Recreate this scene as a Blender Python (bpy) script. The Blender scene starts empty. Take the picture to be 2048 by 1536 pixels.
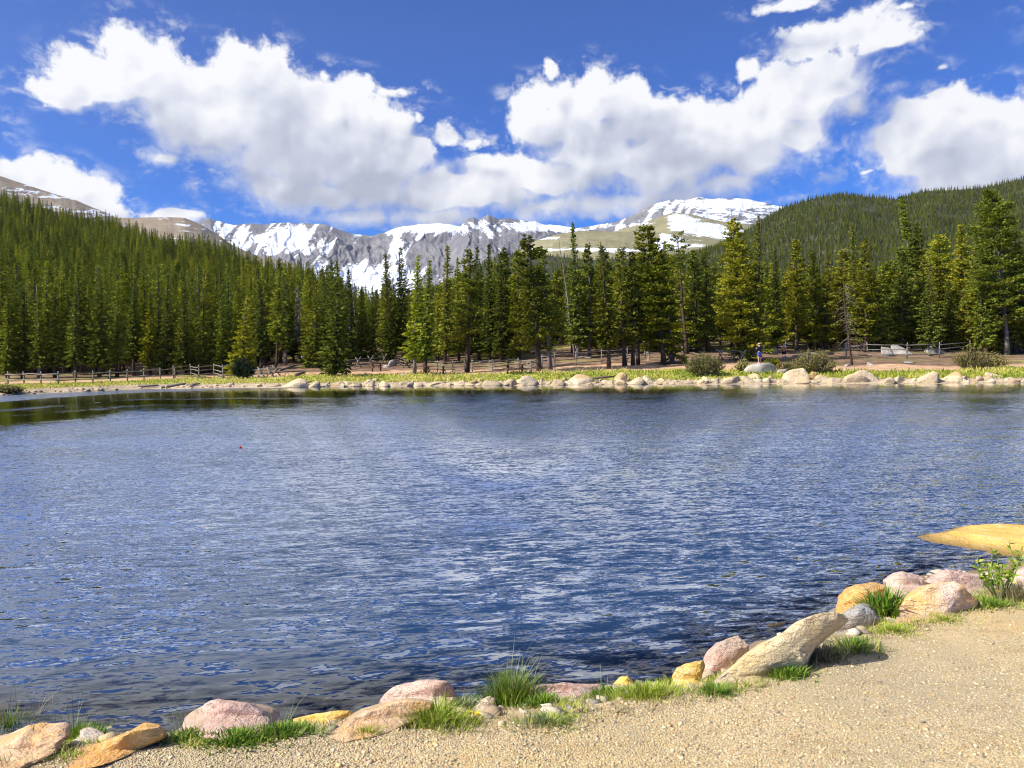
import bpy, bmesh, math, random
import numpy as np
from mathutils import Vector, Matrix
R = math.radians
rng = np.random.default_rng(7)
random.seed(7)
scene = bpy.context.scene
C = scene.collection

# ------------------------------------------------------------------ camera
FPX = 1547.0                       # focal length in pixels of the 2048 px wide photograph
CAM = np.array([0.0, 0.0, 2.1])    # eye height above the lake surface (z = 0)
PITCH, ROLL = math.atan(50/1547), 0.0098
fwd = np.array([0, math.cos(PITCH), -math.sin(PITCH)])
up0 = np.array([0, math.sin(PITCH), math.cos(PITCH)])
rt0 = np.array([1.0, 0, 0])
up = up0*math.cos(ROLL) + rt0*math.sin(ROLL)
rt = rt0*math.cos(ROLL) - up0*math.sin(ROLL)
cd = bpy.data.cameras.new('camera'); cam = bpy.data.objects.new('camera', cd); C.objects.link(cam)
cd.sensor_width = 36.0; cd.lens = 36.0*FPX/2048; cd.clip_start = 0.05; cd.clip_end = 30000
cam.matrix_world = Matrix(((rt[0], up[0], -fwd[0], CAM[0]), (rt[1], up[1], -fwd[1], CAM[1]),
                           (rt[2], up[2], -fwd[2], CAM[2]), (0, 0, 0, 1)))
scene.camera = cam

def ray(px, py):
    return fwd + rt*((px-1024)/FPX) + up*((768-py)/FPX)
def at(px, py, Y):
    d = ray(px, py); return CAM + d*(Y/d[1])
def azel(px, py):
    d = ray(px, py); return math.atan2(d[0], d[1]), math.atan2(d[2], math.hypot(d[0], d[1]))
def to_px(p):
    p = np.asarray(p, float) - CAM
    w = p @ fwd
    return 1024 + (p @ rt)/w*FPX, 768 - (p @ up)/w*FPX

# ------------------------------------------------------------------ light
SUN = np.array([-0.80, -0.30, 0.72]); SUN /= np.linalg.norm(SUN)   # direction towards the sun
SUN_EL = math.asin(SUN[2]); SUN_AZ = math.atan2(SUN[0], SUN[1])
sd = bpy.data.lights.new('sun', 'SUN'); sd.energy = 5.0; sd.angle = R(0.53); sd.color = (1.0, 0.95, 0.86)
so = bpy.data.objects.new('sun', sd); C.objects.link(so)
so.rotation_euler = Vector(SUN).to_track_quat('Z', 'Y').to_euler()
scene.view_settings.view_transform = 'Standard'; scene.view_settings.look = 'None'
scene.view_settings.gamma = 1.0; scene.view_settings.exposure = 0.42
scene.cycles.max_bounces = 6; scene.cycles.diffuse_bounces = 2; scene.cycles.glossy_bounces = 3
scene.cycles.transmission_bounces = 3; scene.cycles.transparent_max_bounces = 8
scene.cycles.caustics_reflective = False; scene.cycles.caustics_refractive = False
scene.cycles.sample_clamp_indirect = 4.0; scene.cycles.filter_width = 1.1
try:
    scene.cycles.use_denoising = True
except Exception: pass

# ------------------------------------------------------------------ node helper
class NT:
    def __init__(s, tree): s.t = tree; s.n = tree.nodes; s.l = tree.links
    def node(s, typ, **kw):
        n = s.n.new(typ)
        for k, v in kw.items(): setattr(n, k, v)
        return n
    def set(s, sock, v):
        if isinstance(v, bpy.types.NodeSocket): s.l.new(v, sock)
        elif v is not None: sock.default_value = v
    def math(s, op, a, b=None, c=None, clamp=False):
        n = s.node('ShaderNodeMath', operation=op, use_clamp=clamp)
        s.set(n.inputs[0], a)
        if b is not None: s.set(n.inputs[1], b)
        if c is not None: s.set(n.inputs[2], c)
        return n.outputs[0]
    def vec(s, op, a, b=None, c=None, scale=None):
        n = s.node('ShaderNodeVectorMath', operation=op)
        s.set(n.inputs[0], a)
        if b is not None: s.set(n.inputs[1], b)
        if c is not None: s.set(n.inputs[2], c)
        if scale is not None: s.set(n.inputs['Scale'], scale)
        return n.outputs['Value'] if op in ('LENGTH', 'DOT_PRODUCT', 'DISTANCE') else n.outputs[0]
    def comb(s, x, y, z=0.0):
        n = s.node('ShaderNodeCombineXYZ'); s.set(n.inputs[0], x); s.set(n.inputs[1], y); s.set(n.inputs[2], z); return n.outputs[0]
    def sep(s, v):
        n = s.node('ShaderNodeSeparateXYZ'); s.set(n.inputs[0], v); return n.outputs
    def noise(s, vec, scale, detail=4, rough=0.55, out=0, lac=2.0, distort=0.0):
        n = s.node('ShaderNodeTexNoise'); s.set(n.inputs['Vector'], vec)
        for k, v in (('Scale', scale), ('Detail', detail), ('Roughness', rough), ('Lacunarity', lac), ('Distortion', distort)): s.set(n.inputs[k], v)
        return n.outputs[out]
    def voro(s, vec, scale, feature='F1', out=0, detail=0, rand=1.0):
        n = s.node('ShaderNodeTexVoronoi', feature=feature); s.set(n.inputs['Vector'], vec)
        n.inputs['Scale'].default_value = scale; n.inputs['Randomness'].default_value = rand
        if detail and 'Detail' in n.inputs: n.inputs['Detail'].default_value = detail
        return n.outputs[out]
    def smooth(s, x, a, b, lo=0.0, hi=1.0, typ='SMOOTHSTEP'):
        n = s.node('ShaderNodeMapRange', interpolation_type=typ)
        s.set(n.inputs[0], x); s.set(n.inputs[1], a); s.set(n.inputs[2], b); s.set(n.inputs[3], lo); s.set(n.inputs[4], hi)
        return n.outputs[0]
    def mix(s, f, a, b, blend='MIX'):
        n = s.node('ShaderNodeMix', data_type='RGBA', blend_type=blend); s.set(n.inputs[0], f)
        s.set(n.inputs[6], col(a)); s.set(n.inputs[7], col(b)); return n.outputs[2]
    def ramp(s, f, stops):
        n = s.node('ShaderNodeValToRGB'); s.set(n.inputs[0], f); e = n.color_ramp.elements
        while len(e) < len(stops): e.new(0.5)
        for el, (p, c) in zip(e, stops): el.position = p; el.color = col(c)
        return n.outputs[0]
    def attr(s, name, out='Fac'):
        n = s.node('ShaderNodeAttribute', attribute_name=name); return n.outputs[out]
def col(c):
    if isinstance(c, (tuple, list)): return tuple(c) + (1.0,) if len(c) == 3 else tuple(c)
    return c

# ------------------------------------------------------------------ world: sky and clouds
CLOUDS = [  # photo x, y, radius x, radius y, strength of a puff
 (130,182,80,26,1),(205,150,95,60,1),(290,140,105,85,1),(375,200,120,90,1),(512,165,100,82,1),(545,240,150,95,1),
 (640,240,125,80,1),(450,250,170,80,1),(600,310,210,85,1),(700,290,150,120,1),(555,370,130,60,1),(650,385,150,55,1),
 (740,380,170,60,1),(775,320,110,100,1),(335,312,62,28,0.8),(410,300,85,36,0.9),(870,380,150,62,1),(715,178,75,34,0.75),
 (800,180,75,20,0.6),(650,158,18,30,0.7),(890,262,60,40,0.6),(945,275,52,28,0.6),(840,238,16,18,0.5),(820,280,28,28,0.6),
 (1010,345,150,55,1),(980,400,210,45,1),(1065,212,60,46,0.9),(1095,262,85,50,0.9),(1195,165,42,52,0.8),(1160,215,100,52,0.95),
 (1240,205,90,52,0.95),(1290,255,140,70,0.95),(1200,300,160,90,0.95),(1130,350,160,60,0.95),(1310,325,180,95,0.95),(1400,290,150,105,0.95),
 (1410,212,75,26,0.7),(1500,235,110,62,0.95),(1500,310,120,85,0.95),(1460,372,130,42,0.95),(1250,400,220,48,0.95),(1080,412,200,42,0.95),
 (710,432,125,36,1),(860,432,180,36,1),(1096,150,22,40,0.25),(1590,5,85,17,0.8),
 (1690,68,120,40,0.95),(1752,70,68,46,0.9),(1790,92,46,24,0.8),(1635,92,75,42,0.95),(1660,160,90,72,0.95),(1492,150,36,28,0.8),
 (1560,172,60,38,0.85),(1620,215,110,45,0.95),(1710,210,52,58,0.6),(1590,275,85,65,0.95),(1785,178,40,22,0.4),(1880,242,108,66,1),
 (1800,282,105,46,0.95),(1962,255,115,62,1),(2060,290,130,95,1),(1905,315,160,72,1),(1858,355,92,42,1),(1960,375,160,60,1),
 (1735,338,45,10,0.6),(1695,282,22,40,0.5),(1870,140,26,16,0.45),(20,352,75,36,1),(95,352,75,38,1),(165,385,68,42,1),
 (215,422,56,34,1),(70,395,120,50,1),(345,428,60,15,1),(320,440,70,12,1),(1580,400,70,22,0.5),(392,368,14,8,0.5),
 (2250,250,160,120,1),(-260,220,160,70,1),(-200,380,130,50,1),(1805,20,28,10,0.45),
 (500,-260,260,90,0.9),(1150,-330,280,110,0.9),(1750,-240,200,70,0.8),(-300,-200,240,90,0.9),(2500,-120,260,120,0.9)]
world = bpy.data.worlds.new('World'); scene.world = world; world.use_nodes = True
wt = world.node_tree; wt.nodes.clear(); w = NT(wt)

def cloud_group():
    g = bpy.data.node_groups.new('cloud_density', 'ShaderNodeTree')
    g.interface.new_socket('P', in_out='INPUT', socket_type='NodeSocketVector')
    g.interface.new_socket('D', in_out='OUTPUT', socket_type='NodeSocketFloat')
    n = NT(g); gi = n.node('NodeGroupInput'); go = n.node('NodeGroupOutput')
    P = gi.outputs[0]; acc = None
    for (px, py, rx, ry, s) in CLOUDS:
        a, e = azel(px, py)
        q = n.vec('MULTIPLY_ADD', P, (FPX/rx, FPX/ry, 0), (-a*FPX/rx, -e*FPX/ry, 0))
        l = n.vec('LENGTH', q)
        v = n.math('MULTIPLY_ADD', l, -min(rx, ry)/70*0.55-0.42, (min(rx, ry)/70*0.55+0.42)*(0.30+0.70*s))
        acc = v if acc is None else n.math('SMOOTH_MAX', acc, v, 0.10)
    n.l.new(acc, go.inputs[0]); return g
CG = cloud_group()
def cloud_eval(P):
    gn = w.node('ShaderNodeGroup'); gn.node_tree = CG; w.l.new(P, gn.inputs[0]); return gn.outputs[0]

geo = w.node('ShaderNodeTexCoord'); D = geo.outputs['Generated']
dx, dy, dz = w.sep(D)
az = w.math('ARCTAN2', dx, dy)
el = w.math('ARCSINE', dz, clamp=False)
P = w.comb(az, el, 0)
warp = w.vec('SUBTRACT', w.noise(P, 11, 3, 0.5, out=1), (0.5, 0.5, 0.5))
Pw = w.vec('ADD', P, w.vec('MULTIPLY', warp, (0.035, 0.035, 0)))
dA = cloud_eval(Pw)
# cauliflower billows: inverted smooth cells over several octaves, plus soft turbulence
b1 = w.math('SUBTRACT', 0.5, w.voro(Pw, 26, 'SMOOTH_F1'))
b2 = w.math('SUBTRACT', 0.45, w.voro(Pw, 62, 'SMOOTH_F1'))
b3 = w.math('SUBTRACT', 0.45, w.voro(Pw, 150, 'SMOOTH_F1'))
t1 = w.math('SUBTRACT', w.noise(P, 16, 7, 0.62), 0.5)
t2 = w.math('SUBTRACT', w.noise(P, 6, 3, 0.5), 0.5)
t3 = w.math('SUBTRACT', w.noise(Pw, 70, 5, 0.65), 0.5)
bill = w.math('ADD', w.math('ADD', w.math('MULTIPLY', b1, 0.34), w.math('MULTIPLY', b2, 0.20)), w.math('MULTIPLY', b3, 0.10))
# free, thin cloud well above the part of the sky the lens takes in
hi_ = w.math('MULTIPLY', w.smooth(el, 0.485, 0.56), w.smooth(w.math('SUBTRACT', w.noise(P, 3.0, 6, 0.62), w.math('ADD', w.math('MULTIPLY', az, .12), w.smooth(el, .64, .90, 0, .125))), 0.385, 0.50))
dens = w.math('ADD', w.math('ADD', dA, bill), w.math('ADD', w.math('MULTIPLY', t1, 1.25), w.math('MULTIPLY', t3, 0.45)))


# light and shade within the cloud: compare with the density a little way towards the sun (left and up)
Pl = w.vec('ADD', Pw, (-0.022, 0.045, 0))
dB = cloud_eval(Pl)
grad = w.math('SUBTRACT', dA, dB)
alpha0 = w.smooth(dens, 0.0, w.smooth(grad, -.05, .25, .75, .26))
wisp = w.math('MULTIPLY', w.smooth(dA, -.50, .05), w.smooth(w.noise(w.vec('MULTIPLY', Pw, (1, 1.6, 1)), 30, 6, .62),   .47, .71, 0, .62))
alpha = w.math('MAXIMUM', w.math('MAXIMUM', alpha0, wisp), w.math('MULTIPLY', hi_, 0.92))
core = w.smooth(dens, 0.12, 1.05)
Pb = w.vec('ADD', Pw, (-0.007, 0.011, 0))
c1 = w.math('SUBTRACT', 0.5, w.voro(Pb, 26, 'SMOOTH_F1')); c2 = w.math('SUBTRACT', 0.45, w.voro(Pb, 62, 'SMOOTH_F1'))
rel = w.math('ADD', w.math('MULTIPLY', w.math('SUBTRACT', b1, c1), .8), w.math('MULTIPLY', w.math('SUBTRACT', b2, c2), .30))
sh0 = w.math('ADD', w.math('MULTIPLY', grad, 0.70), w.math('ADD', rel, w.math('ADD', w.math('MULTIPLY', bill, .30), w.math('MULTIPLY', t3, .18))))
sh0 = w.math('ADD', sh0, w.math('MULTIPLY', t2, 1.1))
sh = w.math('SUBTRACT', w.math('ADD', 0.66, sh0), w.math('MULTIPLY', core, 0.48))
lit = w.math('MAXIMUM', w.smooth(sh, -0.05, 0.95, typ='LINEAR'), w.math('MULTIPLY', hi_, .92))
ccol = w.ramp(lit, [(0.0, (0.37, 0.395, 0.485)), (0.35, (0.48, 0.505, 0.59)), (0.65, (0.62, 0.635, 0.70)), (1.0, (0.79, 0.79, 0.80))])
sky = w.node('ShaderNodeTexSky', sky_type='NISHITA', sun_disc=False, sun_elevation=SUN_EL, sun_rotation=SUN_AZ,
             altitude=3200.0, air_density=1.0, dust_density=0.35, ozone_density=4.0)
SKYTINT = (0.22, 0.62, 1.27)
skyc = w.vec('MULTIPLY', w.vec('MULTIPLY', sky.outputs[0], SKYTINT), w.comb(w.smooth(el, .12, .50, .95, .26), w.smooth(el, .12, .50, 1.02, .80), w.smooth(el, .12, .50, .98, .92)))
bg1 = w.node('ShaderNodeBackground'); w.l.new(skyc, bg1.inputs[0]); bg1.inputs[1].default_value = 0.105
bg2 = w.node('ShaderNodeBackground'); w.l.new(ccol, bg2.inputs[0]); bg2.inputs[1].default_value = 0.96
mx = w.node('ShaderNodeMixShader'); w.l.new(alpha, mx.inputs[0]); w.l.new(bg1.outputs[0], mx.inputs[1]); w.l.new(bg2.outputs[0], mx.inputs[2])
wo = w.node('ShaderNodeOutputWorld'); w.l.new(mx.outputs[0], wo.inputs[0])
world.cycles.sampling_method = 'MANUAL'; world.cycles.sample_map_resolution = 512

# ------------------------------------------------------------------ numpy noise
def _h(ix, iy, iz, seed):
    n = (ix.astype(np.int64)*374761393 + iy.astype(np.int64)*668265263 + iz.astype(np.int64)*2147483647 + seed*974634777) & 0xffffffff
    n = ((n ^ (n >> 13))*1274126177) & 0xffffffff
    return ((n ^ (n >> 16)) & 0xffff)/65535.0
def vnoise(x, y, z=None, seed=0):
    x = np.asarray(x, float); y = np.asarray(y, float); x, y = np.broadcast_arrays(x, y)
    if z is None:
        ix, iy = np.floor(x), np.floor(y); fx, fy = x-ix, y-iy
        fx = fx*fx*(3-2*fx); fy = fy*fy*(3-2*fy); o = np.zeros_like(ix)
        a = _h(ix, iy, o, seed)*(1-fx)+_h(ix+1, iy, o, seed)*fx
        b = _h(ix, iy+1, o, seed)*(1-fx)+_h(ix+1, iy+1, o, seed)*fx
        return (a*(1-fy)+b*fy)*2-1
    z = np.asarray(z, float); iz = np.floor(z); fz = z-iz; fz = fz*fz*(3-2*fz)
    ix, iy = np.floor(x), np.floor(y); fx, fy = x-ix, y-iy; fx = fx*fx*(3-2*fx); fy = fy*fy*(3-2*fy)
    r = 0
    for k, wz in ((0, 1-fz), (1, fz)):
        a = _h(ix, iy, iz+k, seed)*(1-fx)+_h(ix+1, iy, iz+k, seed)*fx
        b = _h(ix, iy+1, iz+k, seed)*(1-fx)+_h(ix+1, iy+1, iz+k, seed)*fx
        r = r + (a*(1-fy)+b*fy)*wz
    return r*2-1
def fbm(x, y, oct=5, seed=0, gain=0.5, z=None):
    s, a, t = 0, 1.0, 0
    for k in range(oct):
        s = s + a*vnoise(x*2**k, y*2**k, None if z is None else z*2**k, seed+k); t += a; a *= gain
    return s/t
def ridged(x, y, oct=5, seed=0, gain=0.55):
    s, a, t = 0, 1.0, 0
    for k in range(oct):
        s = s + a*(1-np.abs(vnoise(x*2**k, y*2**k, None, seed+k))*1.6); t += a; a *= gain
    return s/t
def sstep(x, a, b):
    t = np.clip((x-a)/(b-a), 0, 1); return t*t*(3-2*t)

# ------------------------------------------------------------------ mesh helpers
def mesh(name, V, F, mat=None, smooth=False, attrs=None):
    V = np.asarray(V, np.float32); me = bpy.data.meshes.new(name)
    if isinstance(F, np.ndarray):
        k = F.shape[1]; nf = len(F); loops = F.ravel(); starts = np.arange(nf)*k; tot = np.full(nf, k)
    else:
        nf = len(F); tot = np.array([len(f) for f in F]); starts = np.concatenate([[0], np.cumsum(tot)[:-1]]) if nf else np.array([], int)
        loops = np.array([i for f in F for i in f])
    me.vertices.add(len(V)); me.vertices.foreach_set('co', V.ravel())
    me.loops.add(len(loops)); me.loops.foreach_set('vertex_index', loops.astype(np.int32))
    me.polygons.add(nf); me.polygons.foreach_set('loop_start', starts.astype(np.int32)); me.polygons.foreach_set('loop_total', tot.astype(np.int32))
    if smooth: me.polygons.foreach_set('use_smooth', np.ones(nf, bool))
    if mat is not None: me.materials.append(mat)
    for k, a in (attrs or {}).items():
        a = np.asarray(a, np.float32)
        if a.ndim == 1: me.attributes.new(k, 'FLOAT', 'POINT').data.foreach_set('value', a)
        else: me.attributes.new(k, 'FLOAT_COLOR', 'POINT').data.foreach_set('color', np.c_[a, np.ones(len(a))].astype(np.float32).ravel())
    me.update(calc_edges=True); me.validate()
    return me
def link(name, me, parent=None, loc=None):
    o = bpy.data.objects.new(name, me); C.objects.link(o)
    if parent is not None: o.parent = parent
    if loc is not None: o.location = loc
    return o
def tag(o, label=None, cat=None, group=None, kind=None):
    if label: o['label'] = label
    if cat: o['category'] = cat
    if group: o['group'] = group
    if kind: o['kind'] = kind
    return o
def thing(name, label, cat, loc=(0, 0, 0), rz=0.0, group=None, scale=None):
    o = bpy.data.objects.new(name, None); C.objects.link(o); o.empty_display_size = 0.3
    o.location = [float(v) for v in loc]; o.rotation_euler = (0, 0, rz)
    if scale is not None: o.scale = scale
    return tag(o, label, cat, group)
def copy_tree(o, parent=None):
    c = o.copy(); C.objects.link(c)
    if parent is not None: c.parent = parent
    for ch in list(o.children): copy_tree(ch, c)
    return c
def grid_faces(nr, nc):
    i = np.arange(nr*nc).reshape(nr, nc)
    return np.stack([i[:-1, :-1].ravel(), i[:-1, 1:].ravel(), i[1:, 1:].ravel(), i[1:, :-1].ravel()], 1)
class MB:
    """collects pieces of ONE part"""
    def __init__(s): s.V = []; s.F = []; s.n = 0
    def add(s, V, F):
        V = np.asarray(V, float); s.V.append(V); s.F += [tuple(int(i)+s.n for i in f) for f in F]; s.n += len(V); return s
    def tube(s, pts, rad, k=7, cap=True):
        pts = [np.asarray(p, float) for p in pts]; rad = rad if hasattr(rad, '__len__') else [rad]*len(pts)
        V = []; F = []; ref = None
        for i, p in enumerate(pts):
            t = pts[min(i+1, len(pts)-1)] - pts[max(i-1, 0)]; t = t/(np.linalg.norm(t)+1e-9)
            if ref is None: ref = np.array([1.0, 0, 0]) if abs(t[0]) < 0.8 else np.array([0, 1.0, 0])
            a = np.cross(t, ref); a /= np.linalg.norm(a); b = np.cross(t, a)
            ref = -b if False else ref
            for j in range(k):
                th = 2*math.pi*j/k; V.append(p + (a*math.cos(th)+b*math.sin(th))*rad[i])
        for i in range(len(pts)-1):
            for j in range(k):
                F.append((i*k+j, i*k+(j+1) % k, (i+1)*k+(j+1) % k, (i+1)*k+j))
        if cap: F.append(tuple(range(k))[::-1]); F.append(tuple((len(pts)-1)*k+j for j in range(k)))
        return s.add(V, F)
    def box(s, c, size, rot=None):
        c = np.asarray(c, float); h = np.asarray(size, float)/2; b = min(h)*0.18
        V = []
        for sx in (-1, 1):
            for sy in (-1, 1):
                for sz in (-1, 1):
                    for ax in range(3):
                        v = np.array([sx, sy, sz])*(h-b); v[ax] = [sx, sy, sz][ax]*h[ax]; V.append(v)
        V = np.array(V)
        if rot is not None: V = V @ np.array(rot.to_3x3() if hasattr(rot, 'to_3x3') else rot).T
        bm = bmesh.new()
        for v in V: bm.verts.new(v + c)
        r = bmesh.ops.convex_hull(bm, input=bm.verts); bm.verts.index_update()
        vs = [v.co[:] for v in bm.verts]; fs = [tuple(v.index for v in f.verts) for f in bm.faces]; bm.free()
        return s.add(vs, fs)
    def build(s, name, mat, parent=None, smooth=False, loc=None):
        return link(name, mesh(name, np.concatenate(s.V), s.F, mat, smooth), parent, loc)

# ------------------------------------------------------------------ materials
def newmat(name):
    m = bpy.data.materials.new(name); m.use_nodes = True; m.node_tree.nodes.clear(); n = NT(m.node_tree)
    o = n.node('ShaderNodeOutputMaterial'); return m, n, o
def principled(n, o, colr, rough=0.85, bump=None, spec=0.25):
    p = n.node('ShaderNodeBsdfPrincipled'); n.set(p.inputs['Base Color'], col(colr)); n.set(p.inputs['Roughness'], rough)
    p.inputs['Specular IOR Level'].default_value = spec
    if bump is not None:
        b = n.node('ShaderNodeBump'); n.set(b.inputs['Height'], bump[0]); b.inputs['Strength'].default_value = bump[1]; b.inputs['Distance'].default_value = bump[2]
        n.l.new(b.outputs[0], p.inputs['Normal'])
    n.l.new(p.outputs[0], o.inputs[0]); return p
def simple(name, c, rough=0.8, var=0.25, scale=8.0, bump=0.3, spec=0.25):
    m, n, o = newmat(name); tc = n.node('ShaderNodeTexCoord').outputs['Object']
    nz = n.noise(tc, scale, 5, 0.6)
    k = n.smooth(nz, 0.25, 0.75, 1-var, 1+var, 'LINEAR')
    principled(n, o, n.vec('SCALE', n.mix(0, c, c), scale=k), rough, (nz, bump, 0.02), spec); return m
# ================================================================== TERRAIN
# ---- near bank
def water_hit(px, py, z=0.0):
    d = ray(px, py); t = (z-CAM[2])/d[2]; return CAM + d*t
PLATE = 0.45
_e = [(-700, 1560), (-300, 1530), (0, 1520), (150, 1500), (340, 1478), (620, 1475), (800, 1452), (1000, 1450), (1150, 1424), (1300, 1402), (1440, 1378),
      (1530, 1356), (1620, 1325), (1700, 1285), (1780, 1252), (1950, 1212), (2048, 1192), (2300, 1150), (2800, 1090)]
_w = [(-900, 1500), (-400, 1480), (0, 1455), (360, 1440), (620, 1432), (760, 1408), (930, 1396), (1050, 1374), (1340, 1350), (1420, 1290), (1520, 1266), (1600, 1240),
      (1680, 1212), (1770, 1150), (1990, 1122), (2120, 1085), (2400, 1010), (3000, 950)]
_E = np.array([water_hit(a, b, PLATE) for a, b in _e]); _W = np.array([water_hit(a, b) for a, b in _w])
def y_edge(x): return np.interp(x, _E[:, 0], _E[:, 1])
def y_wl(x): return np.maximum(np.interp(x, _W[:, 0], _W[:, 1])-.16, y_edge(x)+0.42)
def bank_z(x, y):
    x = np.asarray(x, float); y = np.asarray(y, float)
    ye = y_edge(x) + 0.05*fbm(x*3, y*0+1, 3, 5); yw = y_wl(x)
    t = (y-ye)/(yw-ye)
    s = np.where(t < 1, PLATE*(1-sstep(t, -0.12, 1.12)*1.0), -0.02-(y-yw)*0.30)
    s = np.maximum(s, -1.6)
    far = sstep(np.hypot(x, y), 8, 40)*0.5
    return s + 0.012*fbm(x*1.3, y*1.3, 4, 3) + np.where(t < 0, 0.006*fbm(x*6, y*6, 2, 9), 0.03*fbm(x*2.5, y*2.5, 3, 4)) + far*np.where(y < 1, 1, 0)*0
xs = np.unique(np.concatenate([np.linspace(-60, -7, 30), np.linspace(-7, 9, 401), np.linspace(9, 60, 30)]))
ys = np.unique(np.concatenate([np.linspace(-60, -1, 25), np.linspace(-1, 8, 300), np.linspace(8, 30, 40)]))
X, Y = np.meshgrid(xs, ys); Z = bank_z(X, Y)
m, n, o = newmat('gravel_ground')
tc = n.node('ShaderNodeNewGeometry').outputs['Position']
v1 = n.voro(tc, 95, 'F1', out=1); v2 = n.voro(tc, 190, 'F1', out=1); d1 = n.voro(tc, 95, 'F1', out=0); d2 = n.voro(tc, 190, 'F1', 0)
vx = n.sep(v1); vy = n.sep(v2)
stops = [(0.0, (.20, .17, .14)), (.10, (.40, .33, .26)), (.3, (.56, .43, .29)), (.5, (.62, .46, .27)), (.68, (.70, .60, .46)), (.84, (.55, .38, .28)), (1, (.80, .74, .64))]
c1 = n.ramp(vx[0], stops); c2 = n.ramp(vy[1], stops)
c = n.mix(0.45, c1, c2)
big = n.noise(tc, 1.6, 5, 0.6); big2 = n.noise(n.vec('ADD', tc, (5, 9, 0)), 4.5, 4, 0.6)
sand = n.mix(n.smooth(big2, .3, .7), (.66, .48, .25), (.60, .46, .29))
c = n.mix(n.smooth(big, .44, .60, 0, 0.62), c, sand)
c = n.mix(n.smooth(n.noise(tc, .8, 5, .65), .48, .62, 0, .6), c, (.44, .39, .33)); c = n.mix(n.smooth(n.noise(n.vec('MULTIPLY', tc, (1.2, 4, 1)), 2.2, 4, .6), .54, .66, 0, .5), c, (.40, .30, .19))
wet = n.smooth(n.sep(tc)[2], -0.03, 0.10)
c = n.mix(1, c, (.97, .94, .75), 'MULTIPLY'); c = n.mix(wet, (.17, .125, .095), c)
hgt = n.math('ADD', n.math('MULTIPLY', d1, -1.0), n.math('MULTIPLY', d2, -0.5))
principled(n, o, c, 0.9, (hgt, 0.75, 0.010), 0.2); GRAVEL = m
g = link('gravel_path', mesh('gravel_path', np.c_[X.ravel(), Y.ravel(), Z.ravel()], grid_faces(len(ys), len(xs)), GRAVEL, True)); tag(g, kind='structure')

# ---- far bank, forest floor and near forested hillside: one sheet
_s = [(-900, 830), (-400, 808), (0, 790), (150, 784), (300, 778), (520, 776), (700, 774), (900, 772.5), (1100, 771), (1300, 769.5), (1530, 768), (1800, 767), (2048, 766.5), (2500, 766), (3200, 766)]
_S = np.array([water_hit(a, b) for a, b in _s]); _SU = _S[:, 0]/_S[:, 1]
def shoreY(u): return np.interp(u, _SU, _S[:, 1]) + 0.55*fbm(u*26, u*0, 3, 2)
def yh(px): return 718 - (px-1024)*ROLL
PROF = {  # photo x: [(distance Y, photo y of the ground there)] behind the shore strip
 -900: [(85, 742), (110, 660), (150, 560), (250, 440), (400, 350), (600, 270), (680, 262)],
 -300: [(85, 745), (110, 675), (150, 600), (250, 510), (400, 420), (600, 350), (680, 342)],
 0: [(70, 766), (86, 750), (110, 695), (150, 628), (250, 545), (400, 474), (600, 415), (660, 408)],
 200: [(70, 764), (86, 750), (110, 702), (150, 640), (250, 563), (400, 500), (560, 458), (640, 456)],
 400: [(70, 758), (86, 748), (110, 708), (150, 655), (250, 585), (400, 522), (450, 515), (520, 520)],
 600: [(70, 750), (86, 730), (110, 700), (150, 665), (250, 604), (320, 578), (360, 580), (500, 600)],
 720: [(70, 750), (86, 728), (110, 700), (150, 672), (220, 642), (260, 636), (400, 650), (600, 665)],
 860: [(70, 748), (86, 728), (110, 700), (150, 680), (220, 672), (300, 675), (600, 690)],
 1150: [(68, 742), (80, 722), (100, 695), (140, 670), (200, 662), (300, 672), (600, 690)],
 1400: [(66, 742), (80, 714), (100, 686), (140, 664), (200, 656), (300, 668), (600, 690)],
 1700: [(63, 742), (72, 729), (82, 712), (100, 696), (150, 682), (250, 680), (600, 690)],
 2100: [(63, 742), (72, 727), (82, 714), (100, 698), (150, 680), (250, 678), (600, 690)],
 3200: [(63, 742), (80, 720), (100, 690), (150, 660), (250, 640), (600, 600)]}
KP = sorted(PROF); YS = np.array([0, 1.0, 2.2, 5.0])
YG = np.concatenate([np.linspace(60, 120, 25), np.geomspace(125, 760, 45)])
TAB = np.array([np.interp(YG, [a for a, b in PROF[k]], [CAM[2]+(yh(k)-b)/FPX*a for a, b in PROF[k]]) for k in KP])
_ker = np.array([1, 2, 3, 2, 1.])/9
TAB = np.array([np.convolve(np.pad(t, 2, mode='edge'), _ker, 'valid') for t in TAB])
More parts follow.
